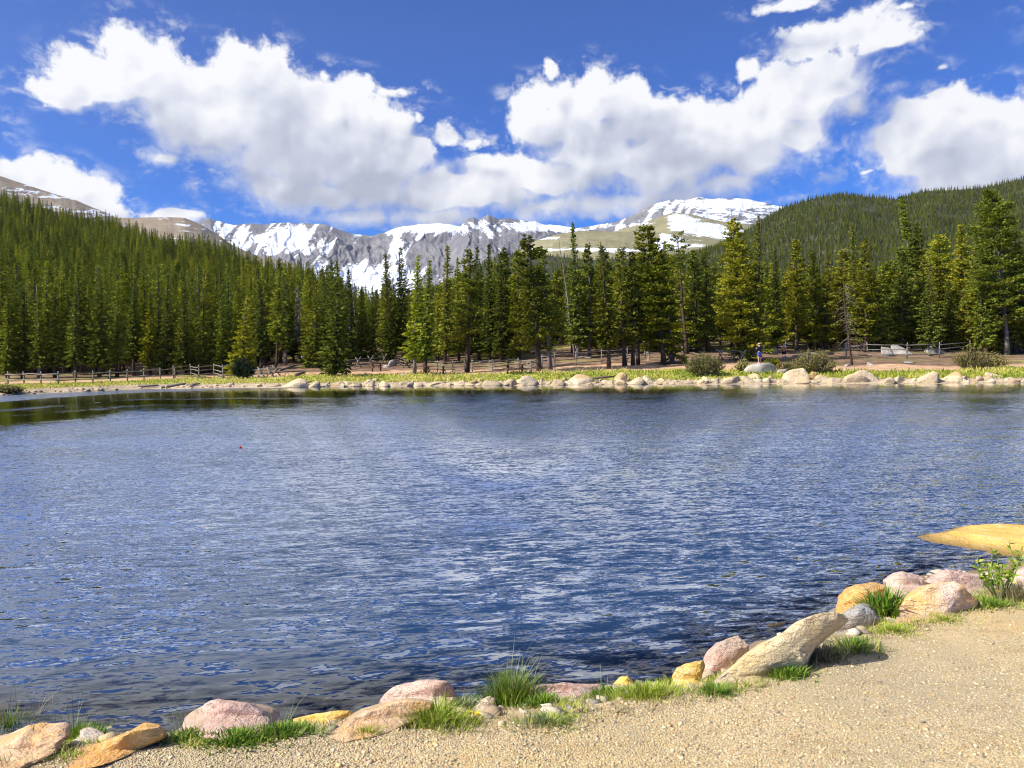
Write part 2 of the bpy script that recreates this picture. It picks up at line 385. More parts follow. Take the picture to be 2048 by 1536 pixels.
def ground_z(x, Y):
    x = np.asarray(x, float); Y = np.asarray(Y, float); x, Y = np.broadcast_arrays(x, Y)
    u = x/np.maximum(Y, 1); px = 1024 + u*FPX; d = Y - shoreY(u)
    i = np.clip(np.searchsorted(KP, px)-1, 0, len(KP)-2); k0 = np.array(KP)[i]; k1 = np.array(KP)[i+1]
    f = np.clip((px-k0)/(k1-k0), 0, 1); f = f*f*(3-2*f)
    j = np.clip(np.searchsorted(YG, Y)-1, 0, len(YG)-2); g = np.clip((Y-YG[j])/(YG[j+1]-YG[j]), 0, 1)
    z0 = TAB[i, j]*(1-g)+TAB[i, j+1]*g; z1 = TAB[i+1, j]*(1-g)+TAB[i+1, j+1]*g
    zt = z0*(1-f)+z1*f
    zs = np.interp(d, [-40, -6, 0, 1.2, 2.4, 5], [-2.0, -1.2, -0.03, 0.26, 0.40, 0.50])
    b = sstep(d, 2.4, 7.5)
    z = zs*(1-b) + np.maximum(zt, 0.25)*b
    z = z + 0.10*fbm(x*0.35, Y*0.35, 3, 21)*sstep(d, 1, 6) + sstep(Y, 90, 260)*2.0*fbm(x*0.02, Y*0.02, 4, 31)
    z = z + 0.35*fbm(x*0.12, Y*0.12, 3, 22)*sstep(Y, 78, 100)
    return z
def hit(px, py, Y0=50.0, Y1=700.0):
    d = ray(px, py); Ys = np.concatenate([np.arange(Y0, 140, 0.25), np.arange(140, Y1, 1.5)])
    P = CAM + d[None, :]*(Ys/d[1])[:, None]
    below = P[:, 2] < ground_z(P[:, 0], P[:, 1])
    k = int(np.argmax(below)) if below.any() else len(Ys)-1
    x, y = P[k, 0], P[k, 1]; return np.array([x, y, float(ground_z(x, y))])
rows = np.concatenate([np.linspace(30, 50, 8), np.linspace(50.5, 80, 150), np.linspace(80.4, 130, 120), np.geomspace(131, 760, 110)])
cols = np.linspace(-1.35, 1.35, 700)
U, YY = np.meshgrid(cols, rows); XX = U*YY; ZZ = ground_z(XX, YY)
d = YY - shoreY(U); PXX = 1024+U*FPX
gw = np.interp(PXX, [-200, 0, 200, 430, 520, 640, 800, 1000, 1200, 1400, 1500, 1700, 1900, 2048, 2300], [13, 12, 9.5, 9, 6, 7, 7.5, 6.0, 6.5, 6.5, 6.5, 6, 6, 11, 12])
gw = gw + 1.1*fbm(XX*0.3, YY*0.3, 3, 12)
a_grass = sstep(d, 1.3, 2.3)*(1-sstep(d, gw-0.4, gw+0.4)) + 0.5*sstep(fbm(XX*.15, YY*.15, 4, 77), .12, .35)*sstep(d, gw+5, gw+9)*(1-sstep(YY, 110, 160))
a_dirt = sstep(d, gw-0.3, gw+0.3)*(1-sstep(d, gw+5+3*fbm(XX*.2, YY*.2, 2, 5), gw+8+3*fbm(XX*.2, YY*.2, 2, 5)))
m, n, o = newmat('forest_floor')
pos = n.node('ShaderNodeNewGeometry').outputs['Position']
n1 = n.noise(pos, 0.9, 6, .65); n2 = n.noise(pos, 5.5, 5, .65); n3 = n.noise(pos, 0.14, 4, .6)
floor = n.ramp(n1, [(.3, (.10, .062, .038)), (.48, (.19, .115, .072)), (.6, (.30, .20, .13)), (.75, (.36, .28, .18))])
floor = n.mix(n.smooth(n2, .52, .70, 0, .6), floor, (.42, .33, .24))
floor = n.mix(n.smooth(n3, .5, .66, 0, .55), floor, (.20, .20, .07))
dirt = n.mix(n.smooth(n1, .35, .65), (.50, .29, .17), (.66, .45, .28))
grass = n.ramp(n.math('ADD', n.math('MULTIPLY', n1, .55), n.math('MULTIPLY', n2, .45)), [(.36, (.18, .23, .04)), (.48, (.34, .38, .07)), (.56, (.50, .46, .11)), (.66, (.58, .48, .16))])
shore = n.ramp(n2, [(.35, (.34, .25, .16)), (.6, (.56, .45, .31))])
c = n.mix(n.attr('dirt'), floor, dirt); c = n.mix(n.attr('grass'), c, grass)
c = n.mix(n.attr('shore'), c, shore)
principled(n, o, c, .95, (n.math('ADD', n1, n.math('MULTIPLY', n2, .4)), .6, .35), .1); FLOOR = m
g = link('ground', mesh('ground', np.c_[XX.ravel(), YY.ravel(), ZZ.ravel()], grid_faces(len(rows), len(cols)), FLOOR, True,
     dict(grass=np.clip(a_grass, 0, 1).ravel(), dirt=np.clip(a_dirt, 0, 1).ravel(), shore=(1-sstep(d, 1.4, 2.2)).ravel()))); tag(g, kind='structure')

# ---- lake
colsw = np.linspace(-1.5, 1.5, 500)
rw = np.concatenate([np.linspace(2.2, 9, 260), np.geomspace(9.1, 66, 120)])
U, YW = np.meshgrid(colsw, rw); XW = U*YW
dep = np.where(YW < 30, -bank_z(XW, YW), 1.6); dep2 = np.where(YW > 45, -ground_z(XW, np.maximum(YW, 31)), 1.6)
depth = np.clip(np.minimum(dep, dep2), 0, 2)
m, n, o = newmat('lake_water')
pos = n.node('ShaderNodeNewGeometry').outputs['Position']; px_, py_, pz_ = n.sep(pos)
rot = n.node('ShaderNodeVectorRotate', rotation_type='Z_AXIS'); n.set(rot.inputs['Vector'], pos); rot.inputs['Angle'].default_value = R(-9)
pr = rot.outputs[0]
wob = n.vec('MULTIPLY', n.vec('SUBTRACT', n.noise(pos, .8, 2, .5, out=1), (.5, .5, .5)), (.35, .15, 0))
pr = n.vec('ADD', pr, wob)
A = n.noise(n.vec('MULTIPLY', pr, (3.3, 11.5, 1)), 1.0, 1.5, .45, out=1)
B = n.noise(n.vec('MULTIPLY', pr, (13.0, 35.0, 1)), 1.0, 2.0, .5, out=1)
Cc = n.noise(n.vec('MULTIPLY', pr, (.8, 2.2, 1)), 1.0, 2, .5, out=1)
sA = n.vec('SUBTRACT', A, (.5, .5, .5)); sB = n.vec('SUBTRACT', B, (.5, .5, .5)); sC = n.vec('SUBTRACT', Cc, (.5, .5, .5))
gust = n.smooth(n.noise(n.vec('MULTIPLY', pos, (.035, .11, 1)), 1.0, 3, .55), .36, .60, .55, 1.25)
calm = n.attr('rough')
far = n.smooth(py_, 8, 26, 1.0, 1.5)
s = n.vec('ADD', n.vec('SCALE', sA, scale=n.smooth(py_, 5, 14, 1.3, .85)), n.vec('ADD', n.vec('SCALE', sB, scale=n.smooth(py_, 4.0, 11, .50, 1.65)), n.vec('SCALE', sC, scale=.35)))
amp = n.math('MULTIPLY', n.math('MULTIPLY', gust, calm), far)
s = n.vec('SCALE', s, scale=n.math('MULTIPLY', amp, 1.0))
sx, sy, sz = n.sep(s)
# wind waves lean one way: steep towards the near bank, hardly at all away from it
lean = n.math('ADD', sy, n.math('MULTIPLY', calm, .13))
lean = n.math('SMOOTH_MAX', lean, n.math('MULTIPLY', n.smooth(py_, 3.5, 12, -.09, .05), calm), .05)
nor = n.vec('NORMALIZE', n.comb(n.math('MULTIPLY', sx, -.62), n.math('MULTIPLY', lean, -1.0), 1.0))
gl = n.node('ShaderNodeBsdfGlossy'); n.l.new(nor, gl.inputs['Normal']); gl.inputs['Roughness'].default_value = .04; gl.inputs['Color'].default_value = (.97, .99, 1, 1)
df = n.node('ShaderNodeBsdfDiffuse'); df.inputs['Color'].default_value = (.017, .046, .110, 1)
tr = n.node('ShaderNodeBsdfTransparent')
shal = n.math('POWER', 2.718, n.math('MULTIPLY', n.attr('depth'), -3.2))
n.set(tr.inputs['Color'], n.mix(shal, (.10, .16, .22), (.62, .66, .62)))
body = n.node('ShaderNodeMixShader'); n.set(body.inputs[0], n.smooth(shal, .12, .75)); n.l.new(df.outputs[0], body.inputs[1]); n.l.new(tr.outputs[0], body.inputs[2])
fr = n.node('ShaderNodeFresnel'); fr.inputs['IOR'].default_value = 1.33; n.l.new(nor, fr.inputs['Normal'])
ms = n.node('ShaderNodeMixShader'); n.l.new(n.math('MULTIPLY', fr.outputs[0], 3.1, clamp=True), ms.inputs[0]); n.l.new(body.outputs[0], ms.inputs[1]); n.l.new(gl.outputs[0], ms.inputs[2])
n.l.new(ms.outputs[0], o.inputs[0]); WATER = m
pxw = 1024+U*FPX; dsh = shoreY(U)-YW
# wind shadow under the far bank; ripples reach the left shore in bands
roughw = 0.10 + .22*sstep(dsh, 2, 15) + .68*sstep(dsh, 13, 35+12*sstep(pxw, 1550, 2000))
bandL = (1-sstep(pxw, 500, 1000))
wS = np.interp(pxw, [-400, 0, 300, 520, 700], [12, 9, 6, 2.5, 0]); wob_ = 1.5*fbm(U*6, YW*.12, 3, 61)
left_ = .10 + .85*(1-sstep(dsh+wob_, wS-.6, wS+.6)) + .14*np.exp(-((dsh+wob_-19-3*U)/.7)**2) + .08*np.exp(-((dsh-wob_-25-5*U)/.5)**2) + .9*sstep(dsh+wob_*2, 25, 36)
roughw = roughw*(1-bandL) + np.minimum(left_, 1)*bandL
g = link('water', mesh('water', np.c_[XW.ravel(), YW.ravel(), 0*XW.ravel()], grid_faces(len(rw), len(colsw)), WATER, True,
     dict(depth=depth.ravel(), rough=roughw.ravel()))); tag(g, kind='structure')

# ---- mountains
def interp_pts(pts, px): p = np.array(pts, float); return np.interp(px, p[:, 0], p[:, 1])
def relief(name, crest, base, Yc, Yb, mat, step=2.0, rows=110, jag=2.0, rough=10.0, gully=(0.03, 3.0, 8.0), back=0.35, snow=None, shape=1.0, seed=0, tint=None, kinds='structure'):
    px = np.arange(crest[0][0], crest[-1][0]+step, step); nc = len(px)
    cy = interp_pts(crest, px) - jag*np.clip(ridged(px*0.035, px*0+seed, 5, seed+3), -1, 1)*np.ones(nc) + jag*.3
    by = interp_pts(base, px)
    tb = np.linspace(-back, 0, max(8, rows//6), endpoint=False); t = np.concatenate([tb, np.linspace(0, 1, rows)])
    V = np.zeros((len(t), nc, 3)); SN = np.zeros((len(t), nc)); T = np.zeros((len(t), nc)); PY = np.zeros((len(t), nc))
    Cp = np.array([at(a, b, Yc) for a, b in zip(px, cy)]); Bp = np.array([at(a, b, Yb) for a, b in zip(px, by)])
    for i, ti in enumerate(t):
        if ti >= 0:
            s = ti**shape; Pz = Cp[:, 2]*(1-s)+Bp[:, 2]*s; Y_ = Yc*(1-ti)+Yb*ti; k = min(1, ti*6)
        else:
            Pz = Cp[:, 2]*(1+ti*1.6); Y_ = Yc - ti*(Yc-Yb)*1.0; k = min(1, -ti*5)
        u = Cp[:, 0]/Yc; x = u*Y_
        wpx = px + 34*fbm(px*.014, ti*3.5+px*0, 4, seed+50) + 26*ti*np.sin(px*.021+seed)
        g_ = ridged(wpx*gully[0]+ti*gully[1]*.35, ti*gully[1]+0*px, 5, seed+9)*gully[2]
        r_ = fbm(px*.02, ti*7+0*px, 5, seed+15)*rough
        g2_ = ridged(px*.022-ti*1.9, ti*5.0+px*.006, 5, seed+19)*gully[2]*.8; g_ = np.where(g2_ > g_, g2_, g_) if gully[2] > 8 else g_
        z = Pz + k*(g_ - gully[2]*.35 + r_)*(Yc/1547.0)
        yy = Y_ + k*0.5*(g_+r_)*(Yc/1547.0)
        V[i] = np.stack([x, yy, z], 1); T[i] = ti
        w_ = (np.stack([x, yy, z], 1)-CAM); ww = w_ @ fwd; PY[i] = 768-(w_ @ up)/ww*FPX
        SN[i] = g_/max(gully[2], 1e-3)
    PX = np.broadcast_to(px, PY.shape)
    sn = snow(PX, PY, T, SN) if snow else np.full(PX.shape, -1.0)
    at_ = dict(snow=sn.ravel(), height=T.ravel())
    if tint: at_['tint'] = tint(PX, PY, T).ravel()
    me = mesh(name, V.reshape(-1, 3), grid_faces(len(t), nc), mat, True, at_)
    g = link(name, me); tag(g, kind=kinds); return V, t
def blobs(PX, PY, L):
    s = 0
    for (a, b, rx, ry, v) in L: s = s + v*np.exp(-(((PX-a)/rx)**2+((PY-b)/ry)**2)**1.2)
    return s
def rockmat(name, ramp, sc=0.004, snowcol=(.78, .82, .90)):
    m, n, o = newmat(name)
    pos = n.node('ShaderNodeNewGeometry').outputs['Position']
    q = n.noise(pos, sc, 8, .65); q2 = n.noise(pos, sc*6, 6, .7); q3 = n.noise(pos, sc*22, 5, .65)
    base = n.ramp(n.math('ADD', n.math('MULTIPLY', q, .6), n.math('MULTIPLY', q2, .4)), ramp)
    sv = n.math('ADD', n.attr('snow'), n.math('ADD', n.math('MULTIPLY', n.math('SUBTRACT', q2, .5), 1.3), n.math('MULTIPLY', n.math('SUBTRACT', q3, .5), 1.1)))
    f = n.smooth(sv, -.05, .09)
    c = n.mix(f, base, snowcol)
    principled(n, o, c, .9, (n.math('ADD', q, n.math('MULTIPLY', q2, .3)), .5, 40.0), .1); return m
GREYROCK = rockmat('grey_alpine_rock', [(.3, (.105, .105, .125)), (.5, (.19, .185, .20)), (.7, (.32, .30, .29))])
BROWNROCK = rockmat('brown_tundra', [(.3, (.17, .135, .10)), (.5, (.27, .215, .155)), (.7, (.36, .30, .21))])
TUNDRA = rockmat('olive_tundra', [(.3, (.15, .13, .07)), (.5, (.26, .235, .125)), (.7, (.35, .31, .18))])
# snowy headwall
def snB(PX, PY, T, G):
    st = fbm(PX*.09+PY*.06, PY*.04, 5, 91)*.95
    s = -.06 + st*1.15 - .28*(G-.3) + blobs(PX, PY, [(585, 482, 75, 26, .9), (500, 462, 50, 16, .3), (430, 452, 40, 12, .35), (792, 500, 13, 46, 1.3), (740, 560, 45, 22, .9), (870, 452, 70, 13, 1.1),
        (520, 462, 17, 18, -.9), (648, 468, 20, 18, -.9), (692, 478, 18, 18, -.8), (620, 488, 12, 8, -.6), (700, 512, 80, 16, -.40), (770, 482, 22, 13, -.6), (740, 495, 32, 22, -.45), (840, 500, 28, 24, -.7), (560, 518, 60, 10, -.5), (880, 500, 30, 30, -.8)])
    return s
relief('mountain', [(380, 462), (398, 440), (420, 437), (440, 444), (470, 450), (500, 447), (530, 449), (560, 446), (600, 447), (630, 446), (650, 449), (680, 460), (700, 466), (745, 472), (752, 470), (775, 462), (800, 455), (840, 448), (880, 447), (920, 452), (960, 462), (1000, 470), (1040, 480)],
       [(380, 620), (1040, 620)], 4600, 3000, GREYROCK, 1.5, 130, 2.5, 6, (.035, 2.2, 16), snow=snB, seed=1, shape=.9)
# central rocky peak
def snC(PX, PY, T, G):
    st = fbm((PX-PY*1.1)*.10, (PX+PY)*.018, 4, 92)*.75
    s = -.22 + st - .2*(G-.3) + blobs(PX, PY, [(980, 440, 60, 14, -.25), (1040, 480, 70, 16, -.2), (935, 452, 16, 8, .35), (960, 447, 20, 9, .4), (1075, 450, 70, 10, .75), (1120, 456, 60, 8, .6), (990, 450, 25, 12, .1), (1010, 470, 40, 12, .1), (920, 500, 60, 26, -.35), (1000, 500, 80, 20, -.2), (978, 470, 7, 14, .4)])
    return s
relief('mountain', [(820, 560), (850, 530), (880, 500), (905, 476), (922, 452), (935, 437), (948, 434), (958, 441), (968, 434), (976, 430), (984, 433), (990, 434), (998, 438), (1008, 436), (1030, 438), (1060, 442), (1090, 449), (1120, 452), (1160, 458), (1210, 462), (1260, 470)],
       [(820, 640), (1260, 600)], 4200, 2900, GREYROCK, 1.5, 120, 3.5, 7, (.04, 2.6, 15), snow=snC, seed=5)
# right snow dome
def snD(PX, PY, T, G):
    st = fbm((PX+PY*.7)*.11, PY*.035, 5, 93)*1.0; ho = fbm(PX*.05, PY*.4, 4, 94)*.7
    w_ = sstep(PX, 1370, 1420)
    return (-.16+st*1.1)*(1-w_) + (.02+ho*1.2)*w_ + blobs(PX, PY, [(1450, 408, 95, 9, .7), (1300, 422, 60, 6, .3), (1385, 402, 25, 6, .2), (1240, 452, 60, 5, .5), (1400, 440, 40, 12, .2), (1520, 452, 60, 6, -.3)])
relief('mountain', [(1120, 466), (1160, 456), (1200, 449), (1235, 442), (1262, 432), (1285, 419), (1310, 407), (1345, 400), (1370, 400), (1392, 394), (1405, 394), (1418, 398), (1450, 397), (1480, 396), (1510, 401), (1545, 409), (1580, 417), (1640, 432), (1700, 460)],
       [(1120, 600), (1700, 600)], 4900, 3300, GREYROCK, 1.5, 130, 1.6, 4, (.035, 2.2, 10), snow=snD, seed=9)
# subsidiary knoll with bowl of snow, tundra foothills
def snE(PX, PY, T, G):
    ho = fbm(PX*.05, PY*.25, 4, 95)*.45
    return -.45 + ho + blobs(PX, PY, [(1362, 438, 26, 14, .9), (1390, 455, 45, 13, 1.3), (1440, 463, 42, 9, 1.2), (1470, 472, 50, 7, .9), (1420, 450, 20, 6, .4), (1290, 448, 30, 4, .3), (1430, 444, 60, 3.5, -.4)])
relief('mountain', [(1180, 480), (1230, 462), (1280, 448), (1320, 434), (1345, 425), (1370, 426), (1400, 433), (1440, 442), (1480, 448), (1530, 455), (1600, 470), (1680, 490)],
       [(1180, 560), (1680, 560)], 4300, 3000, TUNDRA, 1.5, 90, 1.0, 3, (.02, 1.6, 5), snow=snE, seed=13)
def snF(PX, PY, T, G):
    ho = fbm(PX*.03, PY*.35, 4, 96)*.62
    return -.48 + ho + blobs(PX, PY, [(1340, 486, 30, 15, 1.0), (1330, 474, 12, 8, .7), (1100, 476, 40, 4, .7), (1150, 498, 90, 3.5, .9), (1240, 500, 60, 4, .8), (1370, 492, 40, 5, .7), (1230, 478, 60, 14, -.2)])
relief('hill', [(1020, 520), (1050, 495), (1075, 480), (1110, 470), (1150, 463), (1200, 462), (1260, 464), (1320, 466), (1380, 474), (1440, 480), (1500, 484), (1600, 500)],
       [(1020, 600), (1600, 600)], 3300, 2200, TUNDRA, 2, 90, 1.0, 3, (.018, 1.4, 5), snow=snF, seed=17)
# bare brown shoulder on the left
def snA(PX, PY, T, G):
    ho = fbm(PX*.035-PY*.03, PY*.22, 4, 97)*.75
    return -.40 + ho + blobs(PX, PY, [(70, 395, 70, 10, .38), (120, 415, 60, 9, .30), (30, 372, 30, 6, .2), (180, 430, 40, 5, .25), (325, 436, 18, 3, .5), (375, 450, 14, 3, .5), (230, 410, 70, 8, -.3), (440, 470, 40, 10, .15), (200, 395, 50, 8, -.2)])
relief('mountain', [(-500, 250), (-200, 310), (0, 352), (60, 372), (100, 385), (150, 400), (200, 421), (235, 435), (260, 436), (300, 435), (340, 434), (370, 436), (400, 448), (430, 466), (465, 490), (510, 510), (600, 530)],
       [(-500, 520), (600, 640)], 2600, 1500, BROWNROCK, 2, 100, 1.0, 3, (.012, 1.4, 4), snow=snA, seed=21)
# forested right ridge and low wooded rise in the middle
m, n, o = newmat('wooded_slope')
pos = n.node('ShaderNodeNewGeometry').outputs['Position']
q = n.noise(pos, .02, 6, .65)
principled(n, o, n.ramp(q, [(.35, (.030, .038, .018)), (.6, (.07, .075, .035)), (.72, (.20, .18, .12))]), .95, (q, .5, 5), .1); SLOPE = m
HILL_R = ([(1180, 560), (1330, 520), (1390, 506), (1430, 494), (1470, 476), (1500, 456), (1540, 432), (1570, 415), (1610, 402), (1650, 393), (1690, 389), (1730, 394), (1790, 399), (1830, 388), (1860, 382), (1900, 380), (1960, 377), (2048, 358), (2200, 330), (2500, 300), (2900, 290)], [(1180, 640), (2900, 640)])
VR, tR = relief('hill', HILL_R[0], HILL_R[1], 1500, 620, SLOPE, 5, 90, 0, 5, (.012, 1.2, 7), seed=25, back=.2)
HILL_M = ([(700, 640), (800, 600), (900, 560), (960, 530), (1000, 512), (1060, 506), (1100, 512), (1180, 520), (1300, 516), (1400, 530), (1500, 560)], [(700, 680), (1500, 660)])
VM, tM = relief('hill', HILL_M[0], HILL_M[1], 2000, 900, SLOPE, 8, 50, 0, 2, (.012, 1.2, 3), seed=29, back=.2)
# ================================================================== TREES
def foliage_mat(name, dark, mid, lite, tr=.28):
    m, n, o = newmat(name)
    oi = n.node('ShaderNodeObjectInfo'); pos = n.node('ShaderNodeTexCoord').outputs['Object']
    q = n.noise(pos, .9, 4, .6); q2 = n.noise(pos, 5.0, 2, .5)
    c = n.ramp(n.math('ADD', n.math('MULTIPLY', q, .6), n.math('MULTIPLY', q2, .4)), [(.34, dark), (.5, mid), (.64, lite)])
    hs = n.node('ShaderNodeHueSaturation'); n.l.new(c, hs.inputs['Color'])
    n.set(hs.inputs['Hue'], n.smooth(oi.outputs['Random'], 0, 1, .488, .512, 'LINEAR'))
    r2 = n.math('FRACT', n.math('MULTIPLY', oi.outputs['Random'], 7.31))
    n.set(hs.inputs['Value'], n.smooth(r2, 0, 1, .62, 1.35, 'LINEAR')); hs.inputs['Saturation'].default_value = 1.0
    d = n.node('ShaderNodeBsdfDiffuse'); n.l.new(hs.outputs[0], d.inputs['Color'])
    t = n.node('ShaderNodeBsdfTranslucent'); n.l.new(n.mix(1, hs.outputs[0], (1.1, 1.15, .5), 'MULTIPLY'), t.inputs['Color'])
    ms = n.node('ShaderNodeMixShader'); ms.inputs[0].default_value = tr; n.l.new(d.outputs[0], ms.inputs[1]); n.l.new(t.outputs[0], ms.inputs[2])
    n.l.new(ms.outputs[0], o.inputs[0]); return m
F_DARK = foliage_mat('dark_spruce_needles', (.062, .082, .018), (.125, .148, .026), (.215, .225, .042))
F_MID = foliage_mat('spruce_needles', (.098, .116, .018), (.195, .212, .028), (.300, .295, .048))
F_LITE = foliage_mat('yellow_green_needles', (.120, .138, .014), (.265, .270, .024), (.400, .370, .050))  # lightest, yellow-green foliage tone, also on some spruces and bushes
F_JUN = foliage_mat('juniper_needles', (.022, .034, .022), (.040, .058, .035), (.07, .09, .05))
F_GREY = foliage_mat('grey_dead_twigs', (.10, .095, .085), (.17, .16, .145), (.26, .25, .23), .05)
F_WIL = foliage_mat('willow_leaves', (.16, .15, .04), (.28, .25, .09), (.42, .34, .15))
BARK = simple('bark', (.085, .058, .042), .95, .45, 3.0, .6)
BARKG = simple('grey_bark', (.20, .17, .145), .95, .4, 3.0, .6)
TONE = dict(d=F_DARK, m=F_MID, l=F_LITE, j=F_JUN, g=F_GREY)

def sprays(c, d, L, w, r):
    """rhombic needle sprays: centre c, direction d, length L, width w"""
    n = len(c); d = d/np.linalg.norm(d, axis=1, keepdims=True)
    rv = r.normal(size=(n, 3)); s = np.cross(d, rv); s /= np.linalg.norm(s, axis=1, keepdims=True)+1e-9
    L = np.reshape(L, (-1, 1)); w = np.reshape(w, (-1, 1))
    V = np.stack([c-d*L*.5, c+s*w*.5-d*L*.05, c+d*L*.5, c-s*w*.5-d*L*.05], 1).reshape(-1, 3)
    return V, np.arange(4*n).reshape(n, 4)
def spruce_crown(H, Rr, cb, r, dens=1.0, pw=.85, ragged=.25):
    """drooping whorls from height cb*H to the tip"""
    cs, ds, Ls, ws = [], [], [], []
    z = cb*H; lop = r.uniform(0, 6.28)
    while z < H*.995:
        t = (z/H-cb)/(1-cb); base = Rr*((1-t)**pw)*(0.55+0.45*min(1, t*6+.35)) + .10
        nb = max(3, int((5+4*(1-t))*dens*r.uniform(.7, 1.2))); a0 = r.uniform(0, 6.28)
        lvl = r.uniform(1-ragged, 1+ragged*.6)
        for k in range(nb):
            a = a0 + 6.283*k/nb + r.normal()*.25; L = base*lvl*r.uniform(.55, 1.15)*(1+.15*math.cos(a-lop))
            droop = (-.42*(1-t)+.35*t) + r.normal()*.10
            dr = np.array([math.cos(a), math.sin(a), droop]); m = max(3, int(L/.115*dens))
            s = (np.arange(m)+r.uniform(0, 1, m))/m; s = s**.75
            p = np.array([0, 0, z]) + dr*(s*L)[:, None]; p[:, 2] += .22*(s*L)**2*.5
            p += r.normal(size=(m, 3))*np.array([.07, .07, .05])
            side = np.array([-math.sin(a), math.cos(a), 0]); dd = dr + side*r.uniform(-1.1, 1.1, m)[:, None] + np.array([0, 0, .15])
            dd[:, 2] += r.normal(size=m)*.25
            cs.append(p); ds.append(dd); Ls.append(r.uniform(.28, .56, m)*(.6+.5*(1-t))); ws.append(r.uniform(.15, .30, m)*(.6+.5*(1-t)))
        z += r.uniform(.14, .26)
    m = 5; cs.append(np.c_[np.zeros(m), np.zeros(m), H-np.linspace(0, .5, m)]); ds.append(np.tile([0, 0, 1.], (m, 1))+r.normal(size=(m, 3))*.2); Ls.append(np.full(m, .35)); ws.append(np.full(m, .10))
    return sprays(np.concatenate(cs), np.concatenate(ds), np.concatenate(Ls), np.concatenate(ws), r)
def pine_crown(H, Rr, cb, r, dens=1.0, prof=None, cl=.42):
    """uneven limbs carrying flat pads of needles, layer over layer"""
    prof = prof or [(0, .75), (.12, 1.0), (.35, .86), (.6, .60), (.85, .28), (1, .06)]
    limbs = []; cs, ds, Ls, ws = [], [], [], []; n = int(15*H*(1-cb)*dens*max(.5, min(1.3, Rr/2.0)))
    for i in range(n):
        t = (i+r.uniform())/n; z = H*(cb+(1-cb)*t); rr = Rr*np.interp(t, [a for a, b in prof], [b for a, b in prof])
        a = r.uniform(0, 6.28); gap = vnoise(np.array([a*1.0+H]), np.array([t*7.0]), None, 5)[0]
        if gap < -.55: continue
        L = rr*r.uniform(.55, 1.12)*(1+.28*gap)+.12; up_ = .30*t-.22+r.normal()*.12
        d = np.array([math.cos(a), math.sin(a), up_]); p0 = np.array([0, 0, z-.12*L])
        if i % 4 == 0 and L > .8: limbs.append((p0, p0+d*L*.85))
        m = max(8, int(L*26)); s = r.uniform(.18, 1.05, m)**.8; w_ = .16+.20*s*min(L, 1.8)*.6
        side = np.array([-math.sin(a), math.cos(a), 0])
        p = p0 + d*(s*L)[:, None] + side*(r.normal(size=m)*w_)[:, None]; p[:, 2] += .16*L*s**2 + r.normal(size=m)*.075
        cs.append(p); dd = d + side*r.uniform(-1.3, 1.3, m)[:, None]; dd[:, 2] += r.uniform(-.1, .8, m); ds.append(dd)
        Ls.append(r.uniform(.24, .46, m)); ws.append(r.uniform(.12, .25, m))
    V, F = sprays(np.concatenate(cs), np.concatenate(ds), np.concatenate(Ls), np.concatenate(ws), r)
    return V, F, limbs
def trunk_mesh(H, r0, r, lean=(0, 0), limbs=(), stubs=0, stub_len=.8, bark=BARK, zmax=.97, low=(.05, .5)):
    b = MB(); n = 9; zs = np.linspace(-.35, H*zmax, n); wob = np.cumsum(r.normal(size=(n, 2))*.03*H/10, 0); wob[0] = 0
    pts = [np.array([lean[0]*max(z, 0)/H+wob[i, 0], lean[1]*max(z, 0)/H+wob[i, 1], z]) for i, z in enumerate(zs)]
    rad = [r0*(1.35 if i == 0 else 1)*(1-.88*(max(z, 0)/H)**.9)+.012 for i, z in enumerate(zs)]
    b.tube(pts, rad, 8)
    for (p, q) in limbs:
        l0 = np.array([lean[0]*p[2]/H, lean[1]*p[2]/H, 0]); l1 = np.array([lean[0]*q[2]/H, lean[1]*q[2]/H, 0])
        b.tube([p+l0, (p+q)/2+l1+np.array([0, 0, -.08]), q+l1], [.05, .035, .012], 4, False)
    for k in range(stubs):
        z = H*r.uniform(*low); a = r.uniform(0, 6.28); L = stub_len*r.uniform(.4, 1.2)*(1-.5*z/H)
        p = np.array([lean[0]*z/H, lean[1]*z/H, z]); q = p+np.array([math.cos(a)*L, math.sin(a)*L, -L*r.uniform(.05, .5)])
        b.tube([p, (p+q)/2+np.array([0, 0, .04]), q], [.03, .02, .008], 4, False)
    return b
def shear(V, H, lean): V = V.copy(); V[:, 0] += lean[0]*V[:, 2]/H; V[:, 1] += lean[1]*V[:, 2]/H; return V

